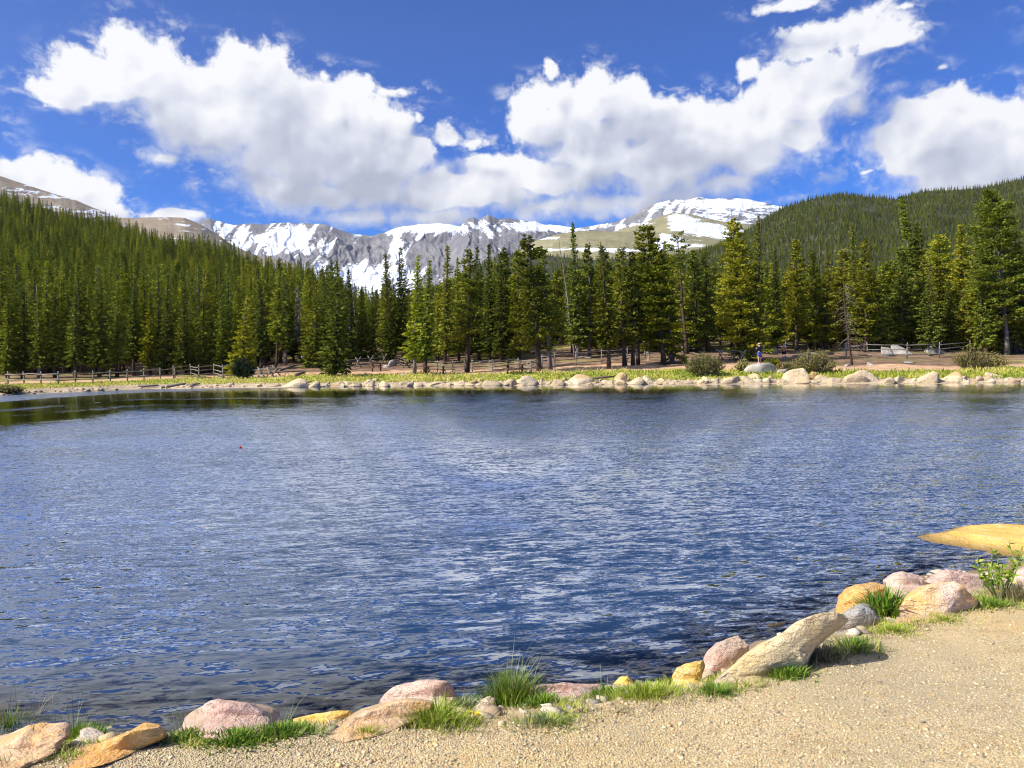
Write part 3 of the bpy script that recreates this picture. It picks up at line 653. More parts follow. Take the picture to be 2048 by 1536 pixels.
# photo: kind, style, tone, top x, top y, base x, base y, half width, crown base fraction, label, options
T = [
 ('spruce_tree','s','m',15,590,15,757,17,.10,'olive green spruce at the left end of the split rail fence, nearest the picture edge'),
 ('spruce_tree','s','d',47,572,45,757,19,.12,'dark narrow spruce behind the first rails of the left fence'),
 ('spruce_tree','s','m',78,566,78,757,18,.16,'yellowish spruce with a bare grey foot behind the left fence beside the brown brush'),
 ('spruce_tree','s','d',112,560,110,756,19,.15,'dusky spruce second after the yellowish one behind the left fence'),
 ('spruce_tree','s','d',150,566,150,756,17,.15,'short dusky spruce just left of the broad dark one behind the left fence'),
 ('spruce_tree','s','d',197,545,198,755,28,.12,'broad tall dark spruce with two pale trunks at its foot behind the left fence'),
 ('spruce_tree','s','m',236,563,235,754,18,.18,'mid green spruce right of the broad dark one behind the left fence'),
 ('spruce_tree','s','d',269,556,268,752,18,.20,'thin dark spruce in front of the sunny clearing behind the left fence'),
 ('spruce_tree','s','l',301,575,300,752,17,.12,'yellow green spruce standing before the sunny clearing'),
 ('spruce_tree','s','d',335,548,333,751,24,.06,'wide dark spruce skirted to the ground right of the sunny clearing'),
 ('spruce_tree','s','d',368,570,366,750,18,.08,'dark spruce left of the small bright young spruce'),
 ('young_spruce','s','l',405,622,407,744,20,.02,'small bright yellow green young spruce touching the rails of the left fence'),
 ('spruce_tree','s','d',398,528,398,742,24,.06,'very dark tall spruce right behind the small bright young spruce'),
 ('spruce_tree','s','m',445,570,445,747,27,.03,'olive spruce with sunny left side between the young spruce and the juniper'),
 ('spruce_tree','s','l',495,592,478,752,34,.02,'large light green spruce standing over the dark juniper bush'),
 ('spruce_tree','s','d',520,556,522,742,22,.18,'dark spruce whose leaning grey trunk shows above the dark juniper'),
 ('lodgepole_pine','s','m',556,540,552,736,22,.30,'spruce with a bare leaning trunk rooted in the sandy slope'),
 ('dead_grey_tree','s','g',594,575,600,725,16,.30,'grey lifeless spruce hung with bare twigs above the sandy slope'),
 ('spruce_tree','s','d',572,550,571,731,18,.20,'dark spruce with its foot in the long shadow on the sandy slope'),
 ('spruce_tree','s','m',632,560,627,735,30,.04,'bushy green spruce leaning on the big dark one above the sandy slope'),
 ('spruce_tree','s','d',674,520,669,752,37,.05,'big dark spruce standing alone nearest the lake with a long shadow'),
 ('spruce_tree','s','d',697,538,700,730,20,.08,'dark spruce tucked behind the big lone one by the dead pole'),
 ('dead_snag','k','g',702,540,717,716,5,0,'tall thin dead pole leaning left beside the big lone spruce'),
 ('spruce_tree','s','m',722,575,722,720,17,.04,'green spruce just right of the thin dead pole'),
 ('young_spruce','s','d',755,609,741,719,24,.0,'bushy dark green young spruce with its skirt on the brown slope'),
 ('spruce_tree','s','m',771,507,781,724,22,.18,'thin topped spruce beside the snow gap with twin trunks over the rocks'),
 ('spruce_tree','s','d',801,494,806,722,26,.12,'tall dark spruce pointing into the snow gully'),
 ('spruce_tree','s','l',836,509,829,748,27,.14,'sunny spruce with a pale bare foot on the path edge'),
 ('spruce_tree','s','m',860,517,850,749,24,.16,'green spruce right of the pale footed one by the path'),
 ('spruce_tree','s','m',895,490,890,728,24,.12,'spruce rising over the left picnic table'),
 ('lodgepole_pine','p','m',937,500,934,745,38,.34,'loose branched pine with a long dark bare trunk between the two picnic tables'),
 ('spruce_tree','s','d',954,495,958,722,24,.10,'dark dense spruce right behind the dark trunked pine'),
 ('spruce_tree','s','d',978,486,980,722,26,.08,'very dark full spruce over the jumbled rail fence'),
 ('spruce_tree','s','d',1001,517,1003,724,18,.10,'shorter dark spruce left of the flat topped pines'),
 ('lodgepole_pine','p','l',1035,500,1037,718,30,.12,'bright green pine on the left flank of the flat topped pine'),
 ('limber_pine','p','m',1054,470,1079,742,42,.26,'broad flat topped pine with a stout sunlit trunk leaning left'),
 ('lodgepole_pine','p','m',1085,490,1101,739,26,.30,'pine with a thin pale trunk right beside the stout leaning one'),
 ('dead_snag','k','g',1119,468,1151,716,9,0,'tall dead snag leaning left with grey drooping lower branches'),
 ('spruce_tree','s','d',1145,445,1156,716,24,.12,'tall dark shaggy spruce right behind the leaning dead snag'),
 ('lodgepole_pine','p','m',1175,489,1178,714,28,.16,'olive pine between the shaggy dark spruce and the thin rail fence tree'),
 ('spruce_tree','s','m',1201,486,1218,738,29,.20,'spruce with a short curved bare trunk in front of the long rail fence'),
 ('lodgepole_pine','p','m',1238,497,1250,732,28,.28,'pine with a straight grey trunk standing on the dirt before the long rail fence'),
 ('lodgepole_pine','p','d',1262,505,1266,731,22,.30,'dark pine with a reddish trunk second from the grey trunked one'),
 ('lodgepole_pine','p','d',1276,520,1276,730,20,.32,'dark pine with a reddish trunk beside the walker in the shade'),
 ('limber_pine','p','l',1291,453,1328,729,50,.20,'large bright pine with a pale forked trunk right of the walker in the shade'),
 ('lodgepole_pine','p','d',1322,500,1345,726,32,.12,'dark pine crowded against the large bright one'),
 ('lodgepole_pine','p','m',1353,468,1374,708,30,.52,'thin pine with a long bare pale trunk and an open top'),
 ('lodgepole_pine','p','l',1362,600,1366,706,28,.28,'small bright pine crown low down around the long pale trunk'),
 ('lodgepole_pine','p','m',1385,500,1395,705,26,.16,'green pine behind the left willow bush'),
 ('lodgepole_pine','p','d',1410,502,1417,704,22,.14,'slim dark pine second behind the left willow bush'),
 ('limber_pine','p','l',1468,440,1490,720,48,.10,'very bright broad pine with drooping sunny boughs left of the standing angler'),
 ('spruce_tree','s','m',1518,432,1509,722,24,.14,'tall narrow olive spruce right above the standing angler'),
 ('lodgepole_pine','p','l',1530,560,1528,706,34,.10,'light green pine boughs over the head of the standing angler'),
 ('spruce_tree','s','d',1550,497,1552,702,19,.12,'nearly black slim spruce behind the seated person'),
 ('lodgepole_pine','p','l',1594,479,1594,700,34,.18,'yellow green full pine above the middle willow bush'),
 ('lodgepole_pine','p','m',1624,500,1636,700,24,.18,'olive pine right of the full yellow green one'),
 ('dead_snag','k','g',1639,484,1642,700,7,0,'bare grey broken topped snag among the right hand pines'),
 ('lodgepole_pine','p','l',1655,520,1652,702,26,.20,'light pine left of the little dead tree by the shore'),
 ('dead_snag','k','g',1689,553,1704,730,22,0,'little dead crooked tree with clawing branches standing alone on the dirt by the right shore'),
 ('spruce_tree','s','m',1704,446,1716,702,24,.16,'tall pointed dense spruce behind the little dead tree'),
 ('lodgepole_pine','p','l',1730,480,1730,704,28,.18,'yellow green pine right behind the start of the right rail fence'),
 ('lodgepole_pine','p','m',1758,560,1760,702,28,.10,'low broad pine between two taller ones over the right rail fence'),
 ('limber_pine','p','l',1785,520,1800,692,34,.14,'sunlit pine leaning over the big pale rocks'),
 ('lodgepole_pine','p','m',1802,392,1846,688,26,.30,'very tall thin crooked pine with a reddish trunk over the right rail fence'),
 ('lodgepole_pine','p','m',1834,444,1858,688,26,.26,'thin olive pine close on the right of the very tall crooked one'),
 ('limber_pine','p','l',1878,470,1885,694,40,.12,'round topped bright pine behind the long top rail'),
 ('lodgepole_pine','p','l',1922,450,1928,697,34,.12,'upright yellow green pine left of the giant right hand pine'),
 ('limber_pine','p','m',1984,380,2014,710,58,.28,'giant broad pine with a dark trunk towering near the right edge'),
 ('limber_pine','p','l',1960,560,1955,700,40,.10,'low bright pine boughs under the giant right hand pine'),
 ('limber_pine','p','l',2046,590,2050,706,44,.20,'bright pine boughs at the extreme right picture edge'),
 ('lodgepole_pine','p','m',2040,500,2062,704,30,.20,'olive pine cut off by the right picture edge'),
]
used_xy = []
def build_tree(name, st, tone, tx, ty, bx, by, hw, cb, label, seed):
    r = np.random.default_rng(seed); B = hit(bx, by); Yb = B[1]; top = at(tx, ty, Yb)
    H = top[2]-B[2]; lean = (top[0]-B[0], 0.0); Rr = hw*Yb/FPX; used_xy.append((B[0], B[1], Rr))
    cat = {'dead_snag': 'dead tree', 'dead_grey_tree': 'dead tree'}.get(name, 'tree')
    t = thing(name, label, cat, B)
    r0 = .065+.0085*H+.02*r.uniform()
    if st == 's':
        V, F = spruce_crown(H, Rr*1.05, cb, r, 1.0 if tone != 'g' else .55, ragged=.3)
        link('crown', mesh('crown', shear(V, H, lean), F, TONE[tone]), t)
        trunk_mesh(H, r0, r, lean, stubs=10, stub_len=.5, low=(.03, max(cb, .1))).build('trunk', BARKG if tone == 'g' or r.uniform() < .12 else BARK, t, True)
    elif st == 'p':
        flat = name == 'limber_pine'
        prof = [(0, .7), (.12, 1.0), (.4, .95), (.65, .75), (.88, .48), (1, .18)] if flat else None
        if 'very tall thin' in label: prof = [(0, 1.1), (.22, 1.0), (.38, .42), (.7, .30), (1, .10)]
        if 'open top' in label: prof = [(0, .5), (.2, .55), (.4, .35), (.6, .45), (.8, .9), (1, .35)]
        V, F, limbs = pine_crown(H, Rr, max(.04, cb-.07), r, 1.15 if 'open top' not in label else .5, prof)
        link('crown', mesh('crown', shear(V, H, lean), F, TONE[tone]), t)
        trunk_mesh(H, r0*1.15, r, lean, limbs[:45], 12, .9, low=(.1, cb+.1)).build('trunk', BARK if r.uniform() < .75 else BARKG, t, True)
    else:
        b = trunk_mesh(H, .05+.006*H, r, lean, stubs=26 if hw > 8 else 10, stub_len=max(.5, Rr*1.3), low=(.12, .9) if hw > 12 else (.1, .5))
        b.build('trunk', BARK if hw > 12 else BARKG, t, True)
        tb = MB()
        for k in range(60 if hw > 8 else 14):
            z = H*r.uniform(.12, .62 if hw < 12 else .95); a = r.uniform(0, 6.28); L = Rr*r.uniform(.5, 1.5)*(1 if hw > 8 else .8)
            p = np.array([lean[0]*z/H, 0, z]); q = p+np.array([math.cos(a)*L, math.sin(a)*L, -L*r.uniform(.2, .9)])
            tb.tube([p, (p+q)/2+np.array([0, 0, .15*L]), q], [.022, .016, .007], 3, False)
        tb.build('dead_branches', BARKG, t)
    return t
for i, row in enumerate(T):
    build_tree(*row, seed=100+i)

# ---- the trees packed behind: prototypes, then copies
NV = 7
protos = []
def proto_tree(kind, tone, seed, cb, Rr, H=11.0):
    r = np.random.default_rng(seed); nm = 'spruce_tree' if kind == 's' else 'lodgepole_pine'
    if kind == 's': V, F = spruce_crown(H, Rr, cb, r, .9, ragged=.32); limbs = []
    else: V, F, limbs = pine_crown(H, Rr, cb, r, 1.15)
    me_c = mesh('crown', V, F, TONE[tone]); tb = trunk_mesh(H, .14, r, (0, 0), limbs[:20], 8, .5, low=(.05, max(.12, cb)))
    me_t = mesh('trunk', np.concatenate(tb.V), tb.F, BARK, True)
    return (kind, tone, nm, me_c, me_t, H)
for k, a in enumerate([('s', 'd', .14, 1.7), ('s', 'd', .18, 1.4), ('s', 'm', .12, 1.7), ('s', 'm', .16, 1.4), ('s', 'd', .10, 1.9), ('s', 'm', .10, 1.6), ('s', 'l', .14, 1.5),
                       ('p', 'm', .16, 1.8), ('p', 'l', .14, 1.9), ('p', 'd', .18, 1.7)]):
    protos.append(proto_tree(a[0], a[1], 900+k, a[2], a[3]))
cand = []
def add_cand(x, y, z, Hh, v, rz): cand.append((x, y, z, Hh, v, rz))
r = np.random.default_rng(31)
taken = [(a, b) for a, b, c in used_xy]; cell = {}
def free(x, y, dmin):
    i, j = int(x//4), int(y//4)
    for di in (-1, 0, 1):
        for dj in (-1, 0, 1):
            for (a, b) in cell.get((i+di, j+dj), ()):
                if (a-x)**2+(b-y)**2 < dmin*dmin: return False
    return True
for (a, b) in taken: cell.setdefault((int(a//4), int(b//4)), []).append((a, b))
def occl(px, Y):  # keep the sunny openings between the first trunks clear
    if Y < 88 and 480 < px < 700: return True
    if px > 700 and Y < 86: return True
    if px <= 480 and Y < 84: return True
    if 255 < px < 345 and Y < 96: return True
    if 690 < px < 770 and Y < 118: return True
    if 1040 < px < 1140 and Y < 104: return True
    if 1400 < px < 1960 and Y < 90: return True
    return False
for k in range(60000):
    px = r.uniform(-330, 2380); Y = 82+(640-82)*r.uniform()**1.6; u = (px-1024)/FPX; x = u*Y
    crest = np.interp(px, [-330, 0, 200, 400, 500, 600, 720, 860, 1400, 2380], [690, 650, 590, 470, 400, 350, 290, 240, 230, 230])
    if Y > crest or occl(px, Y): continue
    dm = 1.9 if px < 760 else 2.15
    dm *= (1+.0030*(Y-82)) if Y > 82 else 1
    if not free(x, Y, dm): continue
    cell.setdefault((int(x//4), int(Y//4)), []).append((x, Y))
    hill_ = px < 760
    Hh = r.uniform(6.5, 12.5) if hill_ else r.uniform(7.0, 12.5)
    if hill_ and Y > 300: Hh = r.uniform(6.0, 14.0)
    if 690 < px < 900: Hh *= .80
    s_ = r.uniform() < (.97 if hill_ else np.interp(px, [760, 1200, 2048], [.85, .5, .35]))
    v = int(r.integers(0, NV)) if s_ else NV+int(r.integers(0, 3))
    add_cand(x, Y, 0, Hh, v, r.uniform(0, 6.28))
ca = np.array(cand); ca[:, 2] = ground_z(ca[:, 0], ca[:, 1])-.05
pxs = 1024+ca[:, 0]/ca[:, 1]*FPX
# shown size: how much of each tree clears the ones before it
order = np.argsort(ca[:, 1]); show = np.zeros(len(ca)); colmax = np.full(900, 700.0)
for i in order:
    x, Y, z, Hh = ca[i, :4]; tx, ty = to_px((x, Y, z+Hh)); b = int((tx+350)/3.2); wv = max(1, int(1.1/Y*FPX/3.2))
    if 0 <= b < 900:
        vis = colmax[max(0, b-wv//2):b+wv//2+1].mean()-ty; hpx = Hh/Y*FPX
        show[i] = max(0, min(vis, hpx))*(-40 < tx < 2090)*wv + 1e-4*hpx
        sl = slice(max(0, b-wv//2), b+wv//2+1); colmax[sl] = np.minimum(colmax[sl], ty+6)
NIND = 300-len([t_ for t_ in T if t_[1] != 'k'])
ind = set(np.argsort(-show)[:NIND].tolist())
G_L = 'spruces packed on the slope behind the left shore'; G_M = 'conifers packed behind the front trees of the middle shore'; G_R = 'pines and spruces packed behind the right rail fences'
MARK = [(10,'the left end of the rail fence'),(112,'the yellowish spruce of the left shore'),(197,'the broad dark spruce'),(285,'the sunny clearing'),(350,'the wide skirted spruce'),(405,'the small bright young spruce'),(487,'the dark juniper bush'),(552,'the leaning bare trunk'),
 (600,'the grey lifeless spruce'),(674,'the big lone spruce'),(720,'the thin dead pole'),(755,'the bushy young spruce'),(806,'the snow gully'),(850,'the pale footed spruce'),(893,'the left picnic table'),(937,'the long trunked pine'),(990,'the jumbled rails'),(1054,'the flat topped pine'),(1105,'the stout leaning trunk'),(1148,'the leaning dead snag'),
 (1200,'the curved bare trunk'),(1245,'the long rail fence'),(1300,'the large bright pine'),(1365,'the long bare pale trunk'),(1410,'the left willow bush'),(1468,'the very bright broad pine'),(1520,'the standing angler'),(1560,'the seated person'),(1600,'the full yellow green pine'),(1640,'the middle willow bush'),(1704,'the little dead tree'),
 (1750,'the start of the right fence'),(1803,'the very tall crooked pine'),(1850,'the pale fence rocks'),(1885,'the round topped pine'),(1935,'the olive willow bush'),(1984,'the giant right hand pine'),(2046,'the right picture edge')]
def mark(px): return min(MARK, key=lambda m_: abs(m_[0]-px))[1]
def ranked(items, base, grp):
    """items: objects in one bin, biggest first -> labels that tell them apart where a rank can"""
    n_ = len(items)
    words = {1: [''], 2: ['taller ', 'shorter '], 3: ['tallest ', 'middling ', 'shortest ']}.get(n_)
    for i_, ob in enumerate(items):
        if words: ob['label'] = words[i_]+base
        elif i_ == 0: ob['label'] = 'tallest '+base
        elif i_ == n_-1: ob['label'] = 'shortest '+base
        else: ob['label'] = 'middling '+base; ob['group'] = grp+', '+base
bins = {}
for i in sorted(ind):
    x, Y, z, Hh, v, rz = ca[i]; kind, tone, nm, mc, mt, H0 = protos[int(v)]; px = pxs[i]
    wd = {'d': 'dark', 'm': 'mid green', 'l': 'yellow green'}[tone]; kd = 'spruce' if kind == 's' else 'pine'
    where = 'close behind' if Y < 105 else 'well behind' if Y < 170 else 'high on the slope above'
    s = Hh/H0; t = thing(nm, None, 'tree', (x, Y, z), rz, G_L if px < 760 else G_M if px < 1400 else G_R, (s*1.02, s*1.02, s))
    link('crown', mc, t); link('trunk', mt, t)
    bins.setdefault(f'{wd} {kd} {where} {mark(px)}', []).append((to_px((x, Y, z+Hh))[1], t))
for lb, L_ in bins.items(): L_.sort(key=lambda q_: q_[0]); ranked([q_[1] for q_ in L_], lb, 'packed conifers')
rest = [i for i in range(len(ca)) if i not in ind]
pts = ca[rest][:, :3]; sc_ = ca[rest][:, 3]/11.0; vi = ca[rest][:, 4]; rr_ = ca[rest][:, 5]
# right ridge and middle rise
def on_relief(VV, tt, ncand, seed, hmin, hmax, pxlo, pxhi, dmin):
    q = np.random.default_rng(seed); out = []; nr, nc = VV.shape[:2]; i0 = int(np.searchsorted(tt, 0)); cel = {}
    for k in range(ncand):
        a = i0-2 + (nr-1-i0)*q.uniform()**1.15; b = q.uniform(0, nc-1.001); i, j = int(a), int(b)
        fa, fb = a-i, b-j; i = min(i, nr-2)
        p = (VV[i, j]*(1-fa)+VV[i+1, j]*fa)*(1-fb)+(VV[i, j+1]*(1-fa)+VV[i+1, j+1]*fa)*fb
        px = 1024+p[0]/p[1]*FPX
        if not pxlo < px < pxhi: continue
        ky = (int(p[0]//10), int(p[1]//10)); ok = True
        for di in (-1, 0, 1):
            for dj in (-1, 0, 1):
                for c in cel.get((ky[0]+di, ky[1]+dj), ()):
                    if (c[0]-p[0])**2+(c[1]-p[1])**2 < dmin*dmin: ok = False
        if not ok: continue
        if fbm(np.array([p[0]*.012]), np.array([p[1]*.012]), 3, 3)[0] > .33 and q.uniform() < .75: continue
        cel.setdefault(ky, []).append(p); out.append((p[0], p[1], p[2]-.3, q.uniform(hmin, hmax), q.integers(0, NV), q.uniform(0, 6.28)))
    return np.array(out)
A = on_relief(VR, tR, 42000, 5, 6.5, 11.5, 1180, 2300, 4.1); Bm = on_relief(VM, tM, 6000, 6, 8, 14, 740, 1500, 7.5)
for Q in (A, Bm):
    pts = np.r_[pts, Q[:, :3]]; sc_ = np.r_[sc_, Q[:, 3]/11.0]; vi = np.r_[vi, Q[:, 4]]; rr_ = np.r_[rr_, Q[:, 5]]
me = bpy.data.meshes.new('forest'); me.vertices.add(len(pts)); me.vertices.foreach_set('co', pts.astype(np.float32).ravel())
me.attributes.new('size', 'FLOAT', 'POINT').data.foreach_set('value', sc_.astype(np.float32))
me.attributes.new('turn', 'FLOAT', 'POINT').data.foreach_set('value', rr_.astype(np.float32))
me.attributes.new('which', 'INT', 'POINT').data.foreach_set('value', vi.astype(np.int32)); me.update()
fo = link('forest', me); tag(fo, 'conifer forest covering the hillsides beyond the countable trees', 'forest', kind='stuff')
g = bpy.data.node_groups.new('forest_scatter', 'GeometryNodeTree'); n = NT(g)
g.interface.new_socket('Geometry', in_out='INPUT', socket_type='NodeSocketGeometry'); g.interface.new_socket('Geometry', in_out='OUTPUT', socket_type='NodeSocketGeometry')
gi = n.node('NodeGroupInput'); go = n.node('NodeGroupOutput'); iop = n.node('GeometryNodeInstanceOnPoints'); jn = n.node('GeometryNodeJoinGeometry')
first = {}
for ob in C.objects:
    if ob.name.startswith('crown') and ob.data not in first: first[ob.data] = ob
for p in reversed(protos):
    src = first.get(p[3])
    if src is None: continue
    oi = n.node('GeometryNodeObjectInfo', transform_space='ORIGINAL'); oi.inputs['Object'].default_value = src; oi.inputs['As Instance'].default_value = True
    n.l.new(oi.outputs['Geometry'], jn.inputs[0])
def nattr(nm, t): a = n.node('GeometryNodeInputNamedAttribute', data_type=t); a.inputs['Name'].default_value = nm; return a.outputs[0]
n.l.new(gi.outputs[0], iop.inputs['Points']); n.l.new(jn.outputs[0], iop.inputs['Instance']); iop.inputs['Pick Instance'].default_value = True
n.l.new(nattr('which', 'INT'), iop.inputs['Instance Index'])
cx = n.node('ShaderNodeCombineXYZ'); n.l.new(nattr('turn', 'FLOAT'), cx.inputs[2]); n.l.new(cx.outputs[0], iop.inputs['Rotation'])
sz_ = nattr('size', 'FLOAT'); cs = n.node('ShaderNodeCombineXYZ')
for k in range(3): n.l.new(sz_, cs.inputs[k])
n.l.new(cs.outputs[0], iop.inputs['Scale']); n.l.new(iop.outputs[0], go.inputs[0])
md = fo.modifiers.new('scatter', 'NODES'); md.node_group = g
print('forest rest', len(pts), 'hand', len(T), 'ind', len(ind), 'protos used', sum(p[3] in first for p in protos))
# ================================================================== ROCKS
def rock_mat(name, a, b, c, speck=(.16, .13, .11), spk=.35, sc=1.0, patch=.5):
    m, n, o = newmat(name)
    tc = n.node('ShaderNodeNewGeometry').outputs['Position']
    q1 = n.noise(tc, 3.2*sc, 6, .62); q2 = n.noise(n.vec('ADD', tc, (7, 3, 1)), 9*sc, 5, .65); q3 = n.noise(tc, 85*sc, 4, .7)
    base = n.mix(n.smooth(q1, patch-.10, patch+.10), a, b)
    base = n.mix(n.smooth(q2, .52, .68, 0, .85), base, c)
    q4 = n.noise(n.vec('ADD', tc, (1, 9, 4)), 22*sc, 5, .7); base = n.mix(n.smooth(q4, .52, .74, 0, .45), base, (.34, .27, .21)); base = n.mix(n.smooth(q4, .30, .44, .40, 0), base, (.80, .70, .55))
    vr = n.voro(tc, 170*sc, 'F1', out=1); g_ = n.sep(vr)[0]
    base = n.mix(n.smooth(g_, .55, .9, 0, spk), base, speck)
    base = n.mix(n.smooth(g_, .0, .22, .35, 0), base, (.78, .70, .60))
    mt = n.node('ShaderNodeMapping'); n.l.new(tc, mt.inputs[0]); mt.inputs['Rotation'].default_value = (.5, .35, .3); mt.inputs['Scale'].default_value = (2.5, 1.2, 15)
    crk = n.math('ABSOLUTE', n.math('SUBTRACT', n.noise(mt.outputs[0], 1.1*sc, 4, .65), .5))
    ck = n.smooth(crk, 0.0, .010, .45, 0)
    base = n.mix(n.math('MULTIPLY', ck, n.smooth(q2, .50, .62)), base, (.14, .10, .075))
    z = n.sep(tc)[2]
    base = n.mix(n.smooth(z, .0, .07, .75, 0), base, (.09, .065, .04))
    if name != 'yellow_stone': base = n.mix(n.math('MULTIPLY', n.smooth(n.math('ADD', z, n.math('MULTIPLY', n.math('SUBTRACT', q2, .5), .12)), PLATE-.02, PLATE+.025, .5, 0), n.smooth(z, .2, .4)), base, (.36, .28, .18))
    h = n.math('ADD', n.math('MULTIPLY', q2, 1.0), n.math('ADD', n.math('MULTIPLY', q3, .28), n.math('MULTIPLY', n.smooth(crk, 0, .03), .10)))
    principled(n, o, base, .88, (h, 1.0, .040), .25); return m
RM = dict(
 pink=rock_mat('pink_granite', (.70, .44, .35), (.76, .55, .44), (.58, .48, .44)),
 peach=rock_mat('peach_granite', (.82, .55, .32), (.80, .46, .18), (.78, .58, .44), spk=.15),
 orange=rock_mat('orange_stone', (.80, .46, .13), (.74, .36, .09), (.80, .58, .28), spk=.15),
 yellow=rock_mat('yellow_stone', (.80, .53, .13), (.76, .45, .09), (.78, .58, .26), spk=.12, sc=.6),
 grey=rock_mat('grey_granite', (.38, .37, .36), (.46, .44, .41), (.48, .35, .20), patch=.5),
 pale=rock_mat('pale_granite', (.66, .55, .42), (.58, .44, .30), (.50, .46, .42)),
 slab=rock_mat('weathered_slab', (.76, .56, .26), (.78, .62, .36), (.66, .52, .32), spk=.22),
 dark=rock_mat('wet_dark_stone', (.035, .032, .03), (.06, .055, .045), (.09, .08, .06)),
 mixed=rock_mat('pink_and_orange_stone', (.78, .56, .45), (.82, .48, .17), (.80, .56, .28), spk=.15, sc=.8, patch=.46),
 plum=rock_mat('drowned_stone', (.26, .12, .10), (.30, .17, .12), (.20, .13, .10)))
_ico = {}
def ico(n_):
    if n_ not in _ico:
        bm = bmesh.new(); bmesh.ops.create_icosphere(bm, subdivisions=n_, radius=1); bm.verts.index_update()
        _ico[n_] = (np.array([v.co[:] for v in bm.verts]), np.array([[v.index for v in f.verts] for f in bm.faces])); bm.free()
    return _ico[n_]
def outline_rock(name, label, mat, pts, thick, seed, bury=.12, dy=0.0, zb=None, cuts=7, cat='rock', group=None, noise=.105, tilt=.5):
    """boulder whose seen outline is the polygon pts (photo pixels); thick = depth from front to back in metres"""
    pts = np.array(pts, float); y0_, y1_ = pts[:, 1].min(), pts[:, 1].max(); yb_ = pts[:, 1] > y0_+.55*(y1_-y0_)
    low = pts[np.argmax(pts[:, 1])].copy()
    pts[yb_, 1] += 13 if zb is None else 5
    c = np.array([pts[:, 0].mean(), (pts[:, 1].min()+pts[:, 1].max())/2])
    # where its foot stands
    d = ray(low[0], low[1]-6); tt = np.linspace(2.2, 14, 3000); P = CAM + d*(tt/d[1])[:, None]; z_ = np.maximum(bank_z(P[:, 0], P[:, 1]), .15) if zb is None else np.full(len(tt), zb)
    k = int(np.argmax(P[:, 2] < z_)); Pf = P[k].copy(); Yc = P[k, 1] + thick*.42 + dy
    V, F = ico(5); rg = np.random.default_rng(seed); V = V.copy()
    for k_ in range(cuts*2):     # broken planes over the whole stone, then refit to the outline
        m_ = rg.normal(size=3); m_[1] = -abs(m_[1])*.8 if k_ % 3 else m_[1]; m_ /= np.linalg.norm(m_); h_ = rg.uniform(.50, .80)
        s_ = V @ m_ - h_; V -= np.where(s_ > 0, s_*.96, 0)[:, None]*m_
    tb_ = ((np.arctan2(V[:, 2], V[:, 0])+math.pi)/(2*math.pi)*72).astype(int) % 72; mxr = np.zeros(72); np.maximum.at(mxr, tb_, np.hypot(V[:, 0], V[:, 2]))
    mxr = np.convolve(np.r_[mxr[-2:], mxr, mxr[:2]], np.ones(5)/5, 'valid'); fr_ = ((np.arctan2(V[:, 2], V[:, 0])+math.pi)/(2*math.pi)*72-.5) % 72
    mr_ = np.interp(fr_, np.arange(73), np.r_[mxr, mxr[0]]); V[:, 0] /= mr_; V[:, 2] /= mr_
    q = np.stack([pts[:, 0]-c[0], -(pts[:, 1]-c[1])], 1)        # normal frame: long axis first, both axes unit size
    dn = np.concatenate([q+(np.roll(q, -1, 0)-q)*f_ for f_ in (0, .25, .5, .75)]); dc = (dn.max(0)+dn.min(0))/2*0; ev, M_ = np.linalg.eigh(np.cov((dn-dc).T)); sd = np.sqrt(ev)*1.42
    W_ = M_/sd; Wi = (M_*sd).T; q = q @ W_; th = np.arctan2(V[:, 2], V[:, 0])
    # outline radius by direction
    pts = c+(pts-c)*1.05; NA = 360; A = np.linspace(-math.pi, math.pi, NA+1); rad = np.zeros(NA+1)
    q2 = np.roll(q, -1, 0)
    for i, a in enumerate(A):
        dv = np.array([math.cos(a), math.sin(a)]); best = 0
        for p, r_ in zip(q, q2):
            e = r_-p; den = dv[0]*e[1]-dv[1]*e[0]
            if abs(den) < 1e-9: continue
            t = (p[0]*e[1]-p[1]*e[0])/den; s_ = (p[0]*dv[1]-p[1]*dv[0])/den
            if t > 0 and -1e-6 <= s_ <= 1+1e-6: best = max(best, t)
        rad[i] = best
    rad = np.maximum(rad, .3); mean_r = rad.mean(); rho0 = np.clip(np.hypot(V[:, 0], V[:, 2]), 0, 1); rr = mean_r*(1-rho0**2.5)+np.interp(th, A, rad)*rho0**2.5
    rho = np.hypot(V[:, 0], V[:, 2]); g_ = np.clip(rho, 0, 1)**.74
    ab = (np.stack([np.cos(th)*rr*g_, np.sin(th)*rr*g_], 1) @ Wi)*Yc/FPX; a, b = ab[:, 0], ab[:, 1]; rr = np.full(len(a), float(np.sqrt(sd[0]*sd[1]))*Yc/FPX); dep = np.sign(V[:, 1])*np.abs(V[:, 1])**.65*thick*.5
    sz = math.sqrt(max(rr.mean(), .02)*max(thick*.5, .02))
    L = np.stack([a, dep, b], 1); ext = np.abs(L).max(0)
    for k in range(cuts):      # broken faces
        m_ = rg.normal(size=3); m_[1] = -abs(m_[1])*1.2 - .2; m_ /= np.linalg.norm(m_)
        h = np.percentile(L @ m_, rg.uniform(86, 97)); s_ = L @ m_ - h; L = L - np.where(s_ > 0, s_*.85, 0)[:, None]*m_*np.array([.25, 1, .25])
    f = 1.6/max(sz, .05)
    nz = fbm(L[:, 0]*f+seed, L[:, 2]*f, 5, seed, .55, z=L[:, 1]*f); n2 = ridged(L[:, 0]*f*1.3+seed, L[:, 2]*f*1.3+L[:, 1]*f, 4, seed+4)
    dirn = L/(np.linalg.norm(L, axis=1, keepdims=True)+1e-9)
    L = L + dirn*((nz*1.0 + (n2-.4)*.5)*noise*sz*1.6)[:, None]*np.array([.6, 1, .6])
